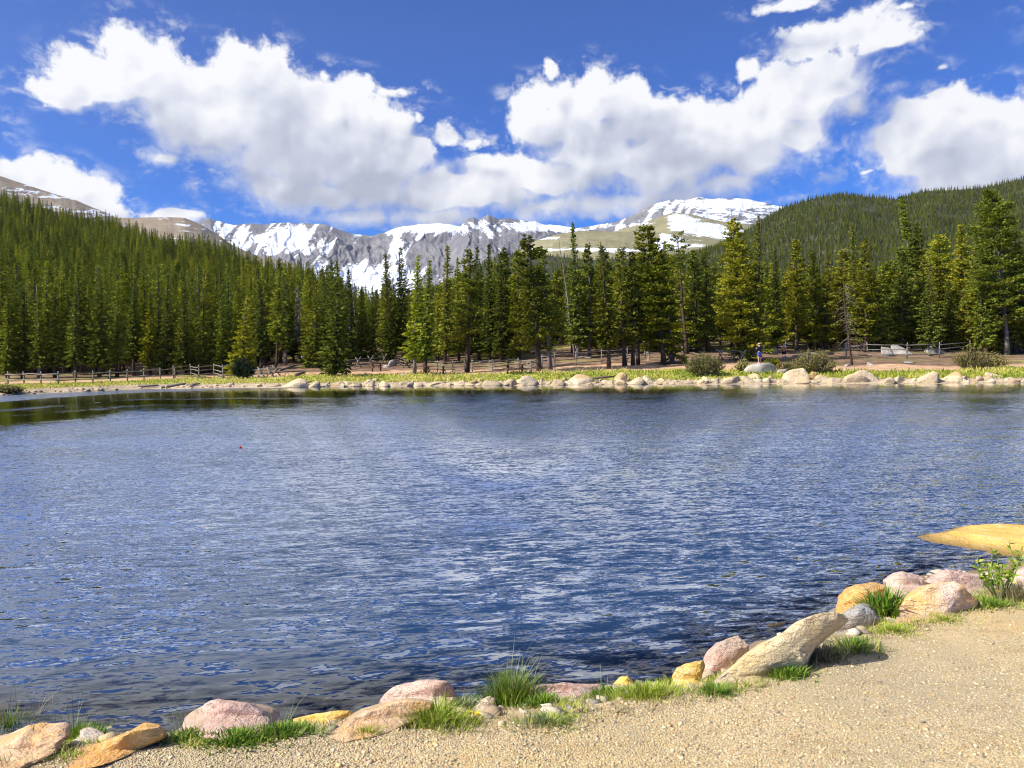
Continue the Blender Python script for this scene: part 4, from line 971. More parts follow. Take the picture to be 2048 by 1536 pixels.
    lowm = np.clip(-(b)/(np.abs(b).max()+1e-6)-.15, 0, 1); L[:, 1] += L[:, 2]*tilt*0
    Cw = at(c[0], c[1], Yc); k_ = FPX/Yc; dr_ = fwd[None]+rt[None]*((c[0]-1024+L[:, :1]*k_)/FPX)+up[None]*((768-c[1]+L[:, 2:3]*k_)/FPX)
    if True:      # the stone lies along the ground (or lake surface) it rests on
        zc = max(.15, float(bank_z(Pf[0], Pf[1]))) if zb is None else zb; bury = bury + (max(0, zc-float(bank_z(Pf[0], Pf[1]+thick*.4))) if zb is None else 0); tg = (zc-.030-CAM[2])/np.minimum(dr_[:, 2], -.02); Yg = tg*dr_[:, 1]; Yv = np.minimum(Yg, Pf[1]+thick*.62) + L[:, 1]*np.where(L[:, 1] < 0, .7, 1.0)
    W = CAM + dr_*(Yv/dr_[:, 1])[:, None] - Cw; W[:, 2] -= np.where(L[:, 1] > 0, 1, 0)*lowm*bury
    o = link(name, mesh(name, W, F, mat, True), None, Cw); tag(o, label, cat, group); return o
NR = [
 ('boulder', 'long peach boulder cut off by the bottom left picture corner with a crack', 'peach', [(0,1472),(32,1462),(57,1450),(82,1446),(107,1446),(130,1443),(139,1450),(140,1470),(125,1482),(115,1492),(88,1507),(25,1532),(-60,1560),(-90,1500)], .45),
 ('stone', 'small pale stone between two grass tufts at the lower left', 'pale', [(157,1460),(170,1455),(187,1456),(207,1464),(217,1472),(200,1482),(162,1480)], .2),
 ('boulder', 'low orange boulder sloping down into the gravel at the lower left', 'orange', [(60,1545),(110,1499),(140,1492),(200,1485),(225,1475),(262,1462),(287,1444),(307,1446),(330,1460),(337,1477),(300,1496),(225,1512),(162,1525),(125,1550)], .38),
 ('boulder', 'pinkish white boulder with a grey lower face behind green weeds', 'pink', [(363,1458),(372,1435),(393,1416),(413,1409),(437,1399),(457,1400),(504,1406),(545,1413),(562,1423),(566,1441),(554,1454),(530,1466),(498,1478),(451,1478),(399,1468)], .42),
 ('stone', 'narrow yellow stone wedged behind the long flat peach rock', 'yellow', [(565,1449),(583,1438),(618,1431),(662,1422),(700,1419),(710,1428),(640,1452),(589,1457)], .22),
 ('boulder', 'long flat peach rock lying in front of the pink block', 'peach', [(608,1470),(662,1441),(721,1417),(780,1402),(823,1394),(864,1401),(874,1414),(861,1428),(809,1443),(750,1460),(692,1473),(639,1477)], .36),
 ('boulder', 'pink block with a dark broken end facing right at the water edge', 'pink', [(743,1412),(765,1391),(794,1370),(838,1361),(879,1358),(900,1362),(909,1376),(910,1392),(897,1408),(867,1414),(800,1419)], .3),
 ('stone', 'little grey stone in the grass right of the pink block', 'grey', [(875,1411),(887,1405),(916,1415),(908,1428),(877,1428)], .14),
 ('stone', 'little cream stone left of the tallest grass tuft', 'pale', [(938,1416),(960,1401),(980,1391),(991,1398),(984,1414),(955,1427)], .18),
 ('boulder', 'flat pink rock along the water right of the tallest grass tuft', 'pink', [(1048,1382),(1077,1369),(1126,1365),(1199,1367),(1215,1376),(1190,1399),(1150,1407),(1114,1409),(1085,1400)], .34),
 ('stone', 'small tan stone poking out behind the grass before the yellow rock', 'yellow', [(1219,1366),(1237,1355),(1256,1351),(1267,1364),(1244,1378)], .2),
 ('stone', 'thin pinkish rock strip behind the grass left of the yellow rock', 'pink', [(1196,1376),(1230,1368),(1305,1366),(1310,1382),(1210,1392)], .22),
 ('boulder', 'yellow rock at the left foot of the tilted pink stone', 'yellow', [(1344,1352),(1354,1335),(1376,1327),(1407,1319),(1410,1332),(1400,1355),(1398,1372),(1380,1380),(1351,1366)], .26),
 ('boulder', 'tilted pink stone with a dark top notch leaning on the long slab', 'pink', [(1378,1358),(1405,1326),(1412,1307),(1432,1285),(1456,1275),(1477,1270),(1486,1279),(1501,1286),(1502,1300),(1470,1322),(1440,1342),(1419,1362),(1390,1372)], .24),
 ('boulder', 'long ochre slab tilted up to the right with a shaded underside', 'slab', [(1434,1336),(1468,1314),(1517,1290),(1566,1265),(1590,1246),(1627,1229),(1665,1219),(1692,1226),(1694,1246),(1662,1270),(1632,1294),(1612,1320),(1554,1341),(1505,1362),(1456,1382),(1440,1376),(1424,1364),(1416,1352)], .34),
 ('boulder', 'small rust orange rock between the long slab and the grey rock', 'orange', [(1605,1280),(1635,1249),(1649,1242),(1655,1262),(1634,1290),(1612,1300)], .18),
 ('boulder', 'angular grey rock with an ochre stain before the round orange rock', 'grey', [(1640,1250),(1677,1232),(1698,1217),(1720,1206),(1733,1207),(1751,1220),(1768,1243),(1755,1258),(1731,1270),(1698,1276),(1655,1284),(1640,1270)], .34),
 ('boulder', 'round orange rock at the water edge behind the grey rock', 'orange', [(1671,1214),(1676,1192),(1693,1176),(1720,1167),(1753,1165),(1769,1171),(1778,1185),(1765,1200),(1730,1215),(1700,1226),(1685,1229)], .4),
 ('boulder', 'pale pink rock behind the broad leaved tuft at the water edge', 'pink', [(1764,1160),(1786,1145),(1803,1142),(1825,1147),(1854,1158),(1858,1172),(1825,1186),(1786,1188),(1772,1174)], .4),
 ('boulder', 'long pale pink rock behind the big orange one at the right', 'pink', [(1845,1160),(1862,1148),(1895,1138),(1928,1145),(1961,1149),(1987,1158),(1999,1180),(1995,1194),(1961,1196),(1928,1184),(1884,1178)], .42),
 ('boulder', 'big rock half pink half orange beside the gravel at the right', 'mixed', [(1777,1238),(1797,1211),(1814,1191),(1836,1173),(1862,1165),(1906,1162),(1926,1171),(1943,1187),(1957,1203),(1952,1213),(1906,1221),(1873,1233),(1841,1243),(1808,1258),(1786,1252)], .5),
 ('boulder', 'pale pink rock cut off by the right picture edge behind dry grass', 'pink', [(1996,1168),(2016,1147),(2060,1131),(2110,1128),(2150,1150),(2120,1190),(2060,1196),(2020,1194)], .5)]
for k, (nm, lab, mk, pts, th_) in enumerate(NR):
    outline_rock(nm, lab, RM[mk], pts, th_, 40+k, bury=.14)
m_ = 90; A_ = np.linspace(0, 2*math.pi, m_, endpoint=False); cy0 = at(2050, 1090, 8.68); VV = []
for rr_ in np.linspace(0, 1.12, 26):
    w1 = 1.18*(1+.06*np.sin(3*A_+1)+.05*np.sin(5*A_)); w2 = .78*(1+.05*np.sin(4*A_+2)); x_ = np.cos(A_)*w1*rr_; y_ = np.sin(A_)*w2*rr_ + .16*x_*.5
    z_ = .10*(1-rr_**2.6)+(.035*fbm(x_*2.2+3, y_*2.2, 5, 71)+.02*ridged(x_*1.3, y_*4, 3, 72))*min(1, 2-rr_)-.02; VV.append(np.stack([x_, y_, z_], 1))
VV = np.concatenate(VV); nR = 26; FF = [(i*m_+j, i*m_+(j+1) % m_, (i+1)*m_+(j+1) % m_, (i+1)*m_+j) for i in range(nR-1) for j in range(m_)]
k0_ = len(VV); VV = np.r_[VV, VV[-m_:]*np.array([.9, .9, 1])-np.array([0, 0, .5])]; FF += [((nR-1)*m_+j, (nR-1)*m_+(j+1) % m_, k0_+(j+1) % m_, k0_+j) for j in range(m_)]+[tuple(range(k0_, k0_+m_))[::-1]]
ob_ = link('boulder', mesh('boulder', VV, FF, RM['yellow'], True), None, (cy0[0], cy0[1], 0)); tag(ob_, 'large smooth mustard yellow rock barely rising out of the water at the right', 'rock')
outline_rock('stone', 'black wet stone in the shallows left of the long slab end', RM['dark'], [(1520,1255),(1537,1245),(1573,1243),(1580,1256),(1556,1267),(1530,1264)], .22, 81, zb=0.0, bury=.08)
for k, (a, b, w_, h_, lab) in enumerate([(1132, 1352, 26, 10, 'reddish flat stone under the water behind the flat pink rock'), (1440, 1268, 26, 8, 'brown stone under the water left of the black wet stone'),
        (1010, 1372, 24, 9, 'dim stone under the water behind the tallest grass tuft'), (1745, 1101, 18, 4, 'low reddish stone just under the water left of the mustard rock'),
        (1782, 1130, 14, 4, 'small brown stone awash left of the mustard rock'), (1600, 1222, 30, 7, 'drowned grey stone behind the upper end of the long slab'), (1340, 1318, 30, 9, 'drowned plum coloured stone behind the yellow rock')]):
    an = np.linspace(0, 2*math.pi, 11)[:-1]; outline_rock('submerged_stone', lab, RM['plum'], [(a+w_*math.cos(t)*(1+.15*math.sin(3*t+k)), b-h_*math.sin(t)) for t in an], .22, 90+k, zb=-.13, bury=.1, dy=.0)
# extra rubble along the bank between the big rocks
rg = np.random.default_rng(5); rub = []
for k in range(1300):
    x = rg.uniform(-3.2, 4.6); ye, yw = float(y_edge(x)), float(y_wl(x)); y = rg.uniform(ye+.05, yw+1.0); rub.append((x, y, rg.uniform(.010, .036)*(1+(rg.uniform() < .12)*1.0)*(1 if y < yw else 1.5)))
def stones_mesh(L, seed, sub=1, flat=.6):
    V0, F0 = ico(sub); q = np.random.default_rng(seed); n_ = len(L); L = np.array(L)
    S = L[:, 2][:, None, None]*q.uniform(.65, 1.2, (n_, 1, 3))*np.array([1, 1, flat]); J = 1+q.normal(size=(n_, len(V0), 1))*.20
    a = q.uniform(0, 6.28, n_); ca_, sa_ = np.cos(a), np.sin(a); V = V0[None]*J*S
    x = V[..., 0]*ca_[:, None]-V[..., 1]*sa_[:, None]; y = V[..., 0]*sa_[:, None]+V[..., 1]*ca_[:, None]
    zz = bank_z(L[:, 0], L[:, 1]) + L[:, 2]*flat*.35
    V = np.stack([x+L[:, :1], y+L[:, 1:2], V[..., 2]+zz[:, None]], -1)
    F = F0[None]+np.arange(n_)[:, None, None]*len(V0)
    pal = np.array([(.62, .50, .32), (.52, .38, .24), (.68, .59, .42), (.40, .36, .31), (.62, .52, .38), (.66, .49, .27), (.72, .65, .50), (.30, .27, .23), (.56, .42, .30)])
    cc = pal[q.integers(0, len(pal), n_)]*q.uniform(.75, 1.15, (n_, 1)); return V.reshape(-1, 3), F.reshape(-1, 3), np.repeat(cc, len(V0), 0)
m, n, o = newmat('pebble'); principled(n, o, n.attr('tone', 'Color'), .85, None, .25); PEB = m
V, F, cc = stones_mesh(rub, 3, 1, .55); o_ = link('rubble', mesh('rubble', V, F, PEB, False, dict(tone=cc*.8))); tag(o_, 'loose fist sized rubble between the shore rocks and the water', 'rubble', kind='stuff')
L = []
N = 40000; px_ = rg.uniform(-60, 2110, N*3); py_ = 1190+(1600-1190)*rg.uniform(0, 1, N*3)**.8
for a, b in zip(px_, py_):
    p = water_hit(a, b, PLATE)
    if p[1] < y_edge(p[0])+.12: L.append((p[0], p[1], min(.010, .0022*math.exp(abs(rg.normal())*.5))))
    if len(L) >= N: break
for k in range(420):
    p = water_hit(rg.uniform(-60, 2110), rg.uniform(1200, 1600), PLATE)
    if p[1] < y_edge(p[0])+.1: L.append((p[0], p[1], rg.uniform(.006, .013)))
V, F, cc = stones_mesh(L, 4, 1, .6); o_ = link('gravel', mesh('gravel', V, F, PEB, False, dict(tone=cc*np.array([1.0, .96, .80])))); tag(o_, 'loose tan and grey gravel on the near lakeside path', 'gravel', kind='stuff')

# ================================================================== NEAR GRASS AND PLANTS
def blade_mat(name, a, b, c):
    m, n, o = newmat(name); t = n.attr('tone'); h = n.attr('along')
    cc = n.ramp(t, [(0, a), (.55, b), (1, c)]); d = n.node('ShaderNodeBsdfPrincipled'); n.set(d.inputs['Base Color'], cc); d.inputs['Roughness'].default_value = .6; d.inputs['Specular IOR Level'].default_value = .25
    tr_ = n.node('ShaderNodeBsdfTranslucent'); n.l.new(cc, tr_.inputs['Color']); ms = n.node('ShaderNodeMixShader'); ms.inputs[0].default_value = .3
    n.l.new(d.outputs[0], ms.inputs[1]); n.l.new(tr_.outputs[0], ms.inputs[2]); n.l.new(ms.outputs[0], o.inputs[0]); return m
GB = dict(green=blade_mat('green_blades', (.075, .16, .018), (.17, .31, .026), (.40, .46, .075)), lime=blade_mat('lime_blades', (.18, .30, .02), (.42, .50, .05), (.66, .60, .20)),
          blue=blade_mat('grey_green_blades', (.14, .19, .09), (.26, .32, .15), (.42, .42, .24)), dry=blade_mat('dry_blades', (.20, .19, .08), (.40, .33, .17), (.58, .48, .30)))
def blades(cx, cy, n_, h, spread, lean, r, wid=.006, curl=.5, hj=.5, zf=None):
    zf = zf or bank_z
    ang = r.uniform(0, 6.283, n_); rad = spread*np.abs(r.normal(size=n_))*.6; bx = cx+np.cos(ang)*rad; by = cy+np.sin(ang)*rad*.7; bz = zf(bx, by)-.01
    H = h*r.uniform(1-hj, 1.0, n_)*np.exp(-(rad/(spread*1.6+1e-6))**2*.5); out = lean*r.uniform(.1, 1, n_); a2 = ang+r.normal(size=n_)*.7
    dxy = np.stack([np.cos(a2), np.sin(a2)], 1)*(out*H)[:, None]; side = np.stack([-np.sin(a2+r.normal(size=n_)*.8), np.cos(a2)], 1); side /= np.linalg.norm(side, axis=1, keepdims=True)
    w_ = wid*r.uniform(.6, 1.3, n_); ks = [0, .35, .7, 1.0]; V = []
    for j, k in enumerate(ks):
        px_ = bx+dxy[:, 0]*(k**1.7); py_ = by+dxy[:, 1]*(k**1.7); pz_ = bz+H*(k-curl*out*k*k*.5); ww = w_*(1-k)**.6*.5+.0004
        V.append(np.stack([px_-side[:, 0]*ww, py_-side[:, 1]*ww, pz_], 1)); V.append(np.stack([px_+side[:, 0]*ww, py_+side[:, 1]*ww, pz_], 1))
    V = np.stack(V, 1); F = np.array([[0, 1, 3, 2], [2, 3, 5, 4], [4, 5, 7, 6]])[None]+np.arange(n_)[:, None, None]*8
    return V.reshape(-1, 3), F.reshape(-1, 4), np.repeat(r.uniform(0, 1, n_), 8), np.tile(np.repeat(ks, 2), n_)
def tuft(name, label, px, py, parts, cat='grass tuft', seed=0, zh=None):
    r = np.random.default_rng(500+seed); d = ray(px, py); tt = np.linspace(2.2, 12, 2500); P = CAM+d*(tt/d[1])[:, None]; k = int(np.argmax(P[:, 2] < bank_z(P[:, 0], P[:, 1]))); x, y = P[k, 0], P[k, 1]
    if zh is not None: y += zh
    t = thing(name, label, cat, (x, y, float(bank_z(x, y)))); parts = [(a_, b_, int(c_*1.7), d_*1.15, e_*1.15, *r_) for a_, b_, c_, d_, e_, *r_ in parts]
    for (pn, mt, n_, h, sp, ln, wd, cu, ox) in parts:
        V, F, a, b = blades(x+ox, y, n_, h, sp, ln, r, wd, cu); V = V-np.array(t.location)
        link(pn, mesh(pn, V, F, GB[mt], True, dict(tone=a, along=b)), t)
    return t
TUFTS = [
 ('grass_tuft','tall seeding grass with drooping stems at the left picture edge above the corner boulder',18,1474,[('blades','green',260,.16,.16,.6,.006,.6,0),('stems','dry',26,.30,.14,.7,.004,.5,0)],.0),
 ('grass_tuft','thin grass with wiry brown stems second from the left picture edge',85,1462,[('blades','green',110,.08,.10,.6,.005,.6,0),('stems','dry',16,.22,.12,.6,.003,.5,0)],.0),
 ('grass_tuft','bright green tuft with two long stray blades right of the corner boulder',148,1482,[('blades','green',420,.10,.13,.8,.007,.7,.02),('stems','blue',8,.26,.08,.9,.004,.4,0)],.0),
 ('weed_patch','low dark green weeds under the pinkish white boulder, left end',395,1474,[('blades','green',520,.055,.16,1.1,.010,.8,0),('stems','blue',6,.22,.05,.5,.003,.4,-.06)],.0),
 ('weed_patch','low bright weeds under the pinkish white boulder, middle',470,1482,[('blades','green',420,.06,.14,1.0,.009,.8,0)],.0),
 ('weed_patch','low green weeds between the pinkish boulder and the long flat peach rock',560,1466,[('blades','green',560,.06,.17,1.0,.009,.8,0),('stems','blue',9,.20,.12,.8,.003,.5,0)],.0),
 ('grass_tuft','sparse little weed on the gravel edge below the long flat peach rock',735,1470,[('blades','lime',90,.05,.06,1.0,.007,.6,0)],.0),
 ('grass_tuft','yellow green arching tuft at the gravel edge left of the dandelions',868,1452,[('blades','lime',520,.13,.13,1.0,.005,.6,0),('stems','green',12,.2,.08,.5,.004,.4,.04)],.0),
 ('grass_tuft','dull green low tuft hugging the flat peach rock end',820,1452,[('blades','green',300,.06,.12,1.0,.007,.7,0)],.0),
 ('grass_tuft','grey green weed behind the dandelions by the little grey stone',925,1420,[('blades','blue',260,.10,.10,1.0,.008,.6,0)],.0),
 ('grass_tuft','tallest green grass tuft standing against the water',1022,1410,[('blades','green',620,.20,.12,.75,.006,.55,0),('stems','blue',60,.34,.09,.75,.004,.45,0)],.0),
 ('grass_tuft','dark green leafy tuft on the right flank of the tallest one',1085,1412,[('blades','green',200,.08,.09,.9,.009,.7,0)],.0),
 ('grass_tuft','pale green sprawling tuft on the gravel before the tallest one',1085,1446,[('blades','blue',200,.055,.16,1.1,.005,.7,0),('leaves','lime',220,.05,.17,1.1,.005,.7,.03)],.0),
 ('grass_tuft','green tuft before the thin pinkish rock strip, left part',1215,1400,[('blades','green',420,.09,.15,1.0,.006,.7,0),('stems','blue',8,.18,.10,.7,.003,.5,0)],.0),
 ('grass_tuft','lime green tuft between the small tan stone and the yellow rock',1290,1392,[('blades','lime',560,.085,.17,1.0,.006,.7,0)],.0),
 ('grass_tuft','lime green tuft at the left foot of the yellow rock',1345,1378,[('blades','lime',300,.09,.10,.9,.006,.7,0)],.0),
 ('grass_tuft','small bright tuft at the low end of the long slab',1430,1388,[('blades','green',230,.065,.09,1.0,.006,.7,0)],.0),
 ('grass_tuft','bright grass in the shade under the long slab',1575,1352,[('blades','green',260,.075,.11,.9,.007,.7,0)],.0),
 ('grass_tuft','straw coloured withered tuft under the rust orange rock',1640,1318,[('blades','dry',340,.10,.13,1.0,.005,.7,0),('leaves','green',90,.07,.1,.9,.006,.6,.06)],.0),
 ('grass_tuft','green grass mixed with straw below the grey rock',1705,1300,[('blades','green',260,.09,.12,.9,.006,.7,0),('straw','dry',150,.08,.14,1.0,.005,.7,.03)],.0),
 ('grass_tuft','short grass in the gap between the grey rock and the big half orange rock',1790,1262,[('blades','lime',260,.05,.15,1.0,.006,.7,0)],.0),
 ('leafy_plant','dark green plant with broad arching leaves between the grey and half orange rocks',1765,1238,[('leaves','green',150,.24,.13,.85,.022,.9,0)],.0),
 ('grass_tuft','thin weeds along the gravel edge of the big half orange rock',1885,1240,[('blades','lime',240,.04,.16,1.0,.005,.7,0)],.0),
 ('grass_tuft','green weeds with a yellow bloom right of the big half orange rock',1985,1212,[('blades','green',320,.06,.17,1.0,.007,.7,0)],.0),
 ('grass_tuft','pale dry grass in front of the rock at the right picture edge',2030,1200,[('blades','dry',360,.14,.15,.8,.004,.6,0)],.0)]
for i, (nm, lab, a, b, parts, dy_) in enumerate(TUFTS):
    tuft(nm, lab, a, b, parts, 'plant' if nm != 'grass_tuft' else 'grass tuft', i, dy_)
# scattered small blades hugging the gravel edge
allV, allF, A1, B1, nn = [], [], [], [], 0
for k in range(2200):
    x = rg.uniform(-3, 4.2); y = float(y_edge(x))+rg.uniform(-.08, .62)
    if fbm(np.array([x*1.6]), np.array([2.0]), 2, 8)[0] < -.25: continue
    V, F, a, b = blades(x, y, 14, rg.uniform(.02, .07), .07, 1.1, rg, .005, .6); allV.append(V); allF.append(F+nn); A1.append(a); B1.append(b); nn += len(V)
o_ = link('grass', mesh('grass', np.concatenate(allV), np.concatenate(allF), GB['lime'], True, dict(tone=np.concatenate(A1), along=np.concatenate(B1)))); tag(o_, 'short grass sprouting between the near shore rocks', 'grass', kind='stuff')
allV, allF, A1, B1, nn = [], [], [], [], 0
for k in range(900):
    x = rg.uniform(-3, 4.2); y = float(y_edge(x))+rg.uniform(-.12, .7)
    V, F, a, b = blades(x, y, 9, rg.uniform(.03, .09), .06, 1.3, rg, .0035, .8); allV.append(V); allF.append(F+nn); A1.append(a); B1.append(b); nn += len(V)
o_ = link('dry_grass', mesh('dry_grass', np.concatenate(allV), np.concatenate(allF), GB['dry'], True, dict(tone=np.concatenate(A1), along=np.concatenate(B1)))); tag(o_, 'dead straw blades tangled between the near shore rocks', 'dry grass', kind='stuff')
# dandelions
YEL = simple('dandelion_yellow', (.85, .58, .02), .7, .15, 30); STEM = simple('stem_green', (.16, .28, .05), .7, .2, 20)
def near_ground(px, py):
    d = ray(px, py); tt = np.linspace(2.2, 12, 2500); P = CAM+d*(tt/d[1])[:, None]; k = int(np.argmax(P[:, 2] < bank_z(P[:, 0], P[:, 1]))); return P[k]
for (a, b, h, s_, lab) in [(939, 1444, .045, 1.0, 'yellow dandelion, left of the pair on the gravel edge'), (953, 1447, .045, 1.15, 'yellow dandelion, right of the pair on the gravel edge'),
                           (428, 1470, .03, .5, 'tiny yellow flower in the weeds under the pinkish white boulder'), (1996, 1198, .05, .8, 'small yellow flower right of the big half orange rock')]:
    p = near_ground(a, b); t = thing('dandelion', lab, 'flower', p)
    MB().tube([(0, 0, -.01), (.003, 0, h*.6), (.004, -.002, h)], [.0022, .002, .002], 6).build('stem', STEM, t)
    V0, F0 = ico(2); hb = MB(); hb.add(V0*np.array([.009, .009, .005])*s_+np.array([.004, -.002, h]), F0)
    for q in range(34):
        an = q*2.399; rr_ = .013*s_*(.6+.4*(q % 2)); c0 = np.array([.004, -.002, h+.002]); e = c0+np.array([math.cos(an)*rr_, math.sin(an)*rr_, .004*s_]); sd_ = np.array([-math.sin(an), math.cos(an), 0])*.0016*s_
        hb.add([c0-sd_, c0+sd_, e+sd_, e-sd_], [(0, 1, 2, 3)])
    hb.build('flower_head', YEL, t)
# leafy shrub at the right
r = np.random.default_rng(77); p = near_ground(2000, 1196); p[2] = float(bank_z(p[0], p[1]))
t = thing('leafy_shrub', 'light green leafy shrub with upright stems before the mustard yellow rock', 'shrub', p)
sb = MB(); cs, ds = [], []
for (ox, hh) in [(1955, 1112), (1970, 1122), (1985, 1100), (2000, 1108), (2018, 1084), (2030, 1118), (2044, 1092), (2060, 1100), (1948, 1130), (2010, 1128), (1990, 1130)]:
    e = at(ox, hh, p[1]+r.uniform(-.05, .12))-p; q0 = np.array([r.normal()*.02, r.normal()*.02, 0]); mid = (q0+e)*.5+np.array([r.normal()*.03, 0, .02])
    sb.tube([q0, mid, e], [.005, .004, .0018], 5)
    for k in range(26):
        s_ = r.uniform(.28, 1); c0 = (1-s_)**2*q0+2*s_*(1-s_)*mid+s_*s_*e; d_ = r.normal(size=3); d_[2] = abs(d_[2])*.6; d_ /= np.linalg.norm(d_); cs.append(c0+d_*.018); ds.append(d_)
sb.build('stems', STEM, t, True)
V, F = sprays(np.array(cs), np.array(ds), r.uniform(.028, .05, len(cs)), r.uniform(.012, .022, len(cs)), r)
link('leaves', mesh('leaves', V, F, GB['lime'], False, dict(tone=np.repeat(r.uniform(0, .8, len(cs)), 4), along=np.ones(len(V)))), t)
# ================================================================== FAR BANK: BOULDERS
m, n, o = newmat('shore_boulder')
oi = n.node('ShaderNodeObjectInfo'); tc = n.node('ShaderNodeTexCoord').outputs['Object']; pos = n.node('ShaderNodeNewGeometry').outputs['Position']
rnd = oi.outputs['Random']; q1 = n.noise(tc, 1.4, 5, .6); q2 = n.noise(tc, 6, 5, .65)
body = n.ramp(rnd, [(0, (.58, .46, .29)), (.25, (.68, .54, .35)), (.45, (.48, .36, .23)), (.6, (.72, .57, .36)), (.8, (.60, .50, .37)), (1, (.64, .44, .22))])
orange = n.mix(n.math('FRACT', n.math('MULTIPLY', rnd, 5.3)), (.58, .33, .13), (.60, .42, .20))
zl = n.math('ADD', n.sep(pos)[2], n.math('MULTIPLY', n.math('SUBTRACT', q1, .5), .5))
c = n.mix(n.math('MULTIPLY', n.smooth(zl, .45, .60), n.smooth(n.math('FRACT', n.math('MULTIPLY', rnd, 3.7)), .35, .5, .1, .85)), body, orange)
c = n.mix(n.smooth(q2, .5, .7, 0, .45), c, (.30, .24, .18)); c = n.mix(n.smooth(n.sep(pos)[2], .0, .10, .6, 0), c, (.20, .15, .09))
principled(n, o, c, .9, (n.math('ADD', q1, n.math('MULTIPLY', q2, .4)), .7, .2), .15); FB = m
m, n, o = newmat('forest_rock'); tc = n.node('ShaderNodeTexCoord').outputs['Object']; q1 = n.noise(tc, 2, 5, .6)
principled(n, o, n.ramp(q1, [(.3, (.26, .24, .21)), (.55, (.42, .38, .32)), (.7, (.52, .46, .38))]), .9, (q1, .7, .2), .15); FR = m
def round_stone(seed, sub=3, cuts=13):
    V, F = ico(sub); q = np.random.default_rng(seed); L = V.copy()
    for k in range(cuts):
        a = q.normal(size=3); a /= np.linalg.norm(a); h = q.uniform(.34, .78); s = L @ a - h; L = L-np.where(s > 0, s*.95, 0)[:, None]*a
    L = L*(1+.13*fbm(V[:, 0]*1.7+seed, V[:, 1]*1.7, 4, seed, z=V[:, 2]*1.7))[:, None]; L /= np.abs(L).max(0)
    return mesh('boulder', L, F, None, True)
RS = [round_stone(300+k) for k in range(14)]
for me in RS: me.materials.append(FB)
RSF = [me.copy() for me in RS[:5]]
for me in RSF: me.materials.clear(); me.materials.append(FR)
def far_stone(px, py, wpx, hpx, label, k, name='boulder', cat='boulder', group=None, lib=RS, Y=None):
    B = hit(px, py) if Y is None else at(px, py, Y); Yb = B[1]; w_ = wpx*Yb/FPX/2; h = hpx*Yb/FPX
    o = link(name, lib[k % len(lib)], None, (B[0], Yb+w_*.45, B[2]-h*.12)); o.scale = (w_*1.15, w_*.8, h*1.10); rk = random.Random(k*7+int(px)); tl = .30 if wpx < 24 else .07; o.rotation_euler = (rk.uniform(-tl, tl), rk.uniform(-tl, tl), rk.uniform(-.6, .6)+(math.pi if rk.random() < .5 else 0))
    return tag(o, label, cat, group)
MAJOR = [(586,777,56,20,'wide tan boulder starting the far boulder row, under the dark plank like driftwood'),(626,776,38,18,'orange tan boulder right of the wide one starting the far row'),
 (690,776,18,9,'small pale far boulder below the big lone spruce'),(715,776,24,12,'rounded pale far boulder right of the big lone spruce'),(740,776,24,14,'squarish peach far boulder, second of three equal ones'),
 (772,776,30,16,'peach far boulder with a dark hollow at its right side'),(838,775,31,12,'broad low cream boulder below the pale footed spruce'),(980,773,44,21,'big domed far boulder with a rust orange cap between the picnic tables'),
 (1021,772,26,13,'cream far boulder right of the big rust capped dome'),(1062,772,38,21,'domed far boulder with an orange top below the stout leaning pine'),(1117,771,24,17,'orange tan far boulder with a small striped stone at its left'),
 (1161,771,58,28,'largest wedge shaped far boulder with a steep shaded right end'),(1241,766,27,20,'rust orange topped far boulder with a grey shaded right face'),(1243,770,34,10,'low pale far boulder at the foot of the rust orange topped one'),
 (1273,770,36,16,'plain pale far boulder between two orange ones'),(1302,770,38,24,'tall orange striped far boulder left of the willow bush'),(1420,767,28,13,'cream far boulder in front of the left willow bush'),
 (1463,768,38,14,'low domed cream far boulder right of the left willow bush'),(1500,766,40,14,'low broad tan far boulder under the standing angler'),(1516,758,30,12,'slanting tan far boulder just above the low broad one'),
 (1587,762,62,28,'huge pale whaleback boulder below the seated person'),(1603,767,38,15,'yellow far boulder at the foot of the huge whaleback'),(1628,757,19,14,'small upright tan boulder right of the huge whaleback'),
 (1652,766,32,16,'tan far boulder below the middle willow bush'),(1672,767,28,16,'rounded yellow far boulder with a dark right end'),(1717,766,50,22,'big tan wedge boulder below the little dead tree'),
 (1741,765,48,24,'big domed pale boulder right of the little dead tree'),(1778,766,30,12,'low tan boulder in the gap before the right whaleback'),(1806,766,32,13,'low cream boulder left of the right whaleback'),
 (1862,765,60,28,'big domed boulder with a shaded round right end near the right'),(1904,764,42,20,'pale pointed boulder right of the big domed one'),(1927,763,18,12,'small pale far boulder ending the big boulders at the right'),(1990,756,44,12,'flat tan boulder pair at the back near the right picture edge')]
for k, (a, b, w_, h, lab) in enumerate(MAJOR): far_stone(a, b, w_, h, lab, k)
q = np.random.default_rng(12); used = [(a, w_) for a, b, w_, h, l in MAJOR]
def sy(px): return np.interp(px, [0, 150, 300, 520, 700, 900, 1100, 1300, 1530, 1800, 2060], [790, 784, 778, 776, 774, 772.5, 771, 769.5, 768, 767, 766.5])
cnt = 0; sbin = {}
SM = [(20,'the leafless brown brush'),(100,'the first fence posts'),(190,'the middle of the left fence'),(290,'the left driftwood log'),(350,'the long bleached driftwood log'),(430,'the young spruce'),(490,'the dark juniper bush'),(540,'the broken cross post fence')]+[(a, 'the '+l.split(' far boulder')[0]+' far boulder' if ' far boulder' in l else 'the '+' '.join(l.split()[:4])) for a, b, w_, h, l in MAJOR]
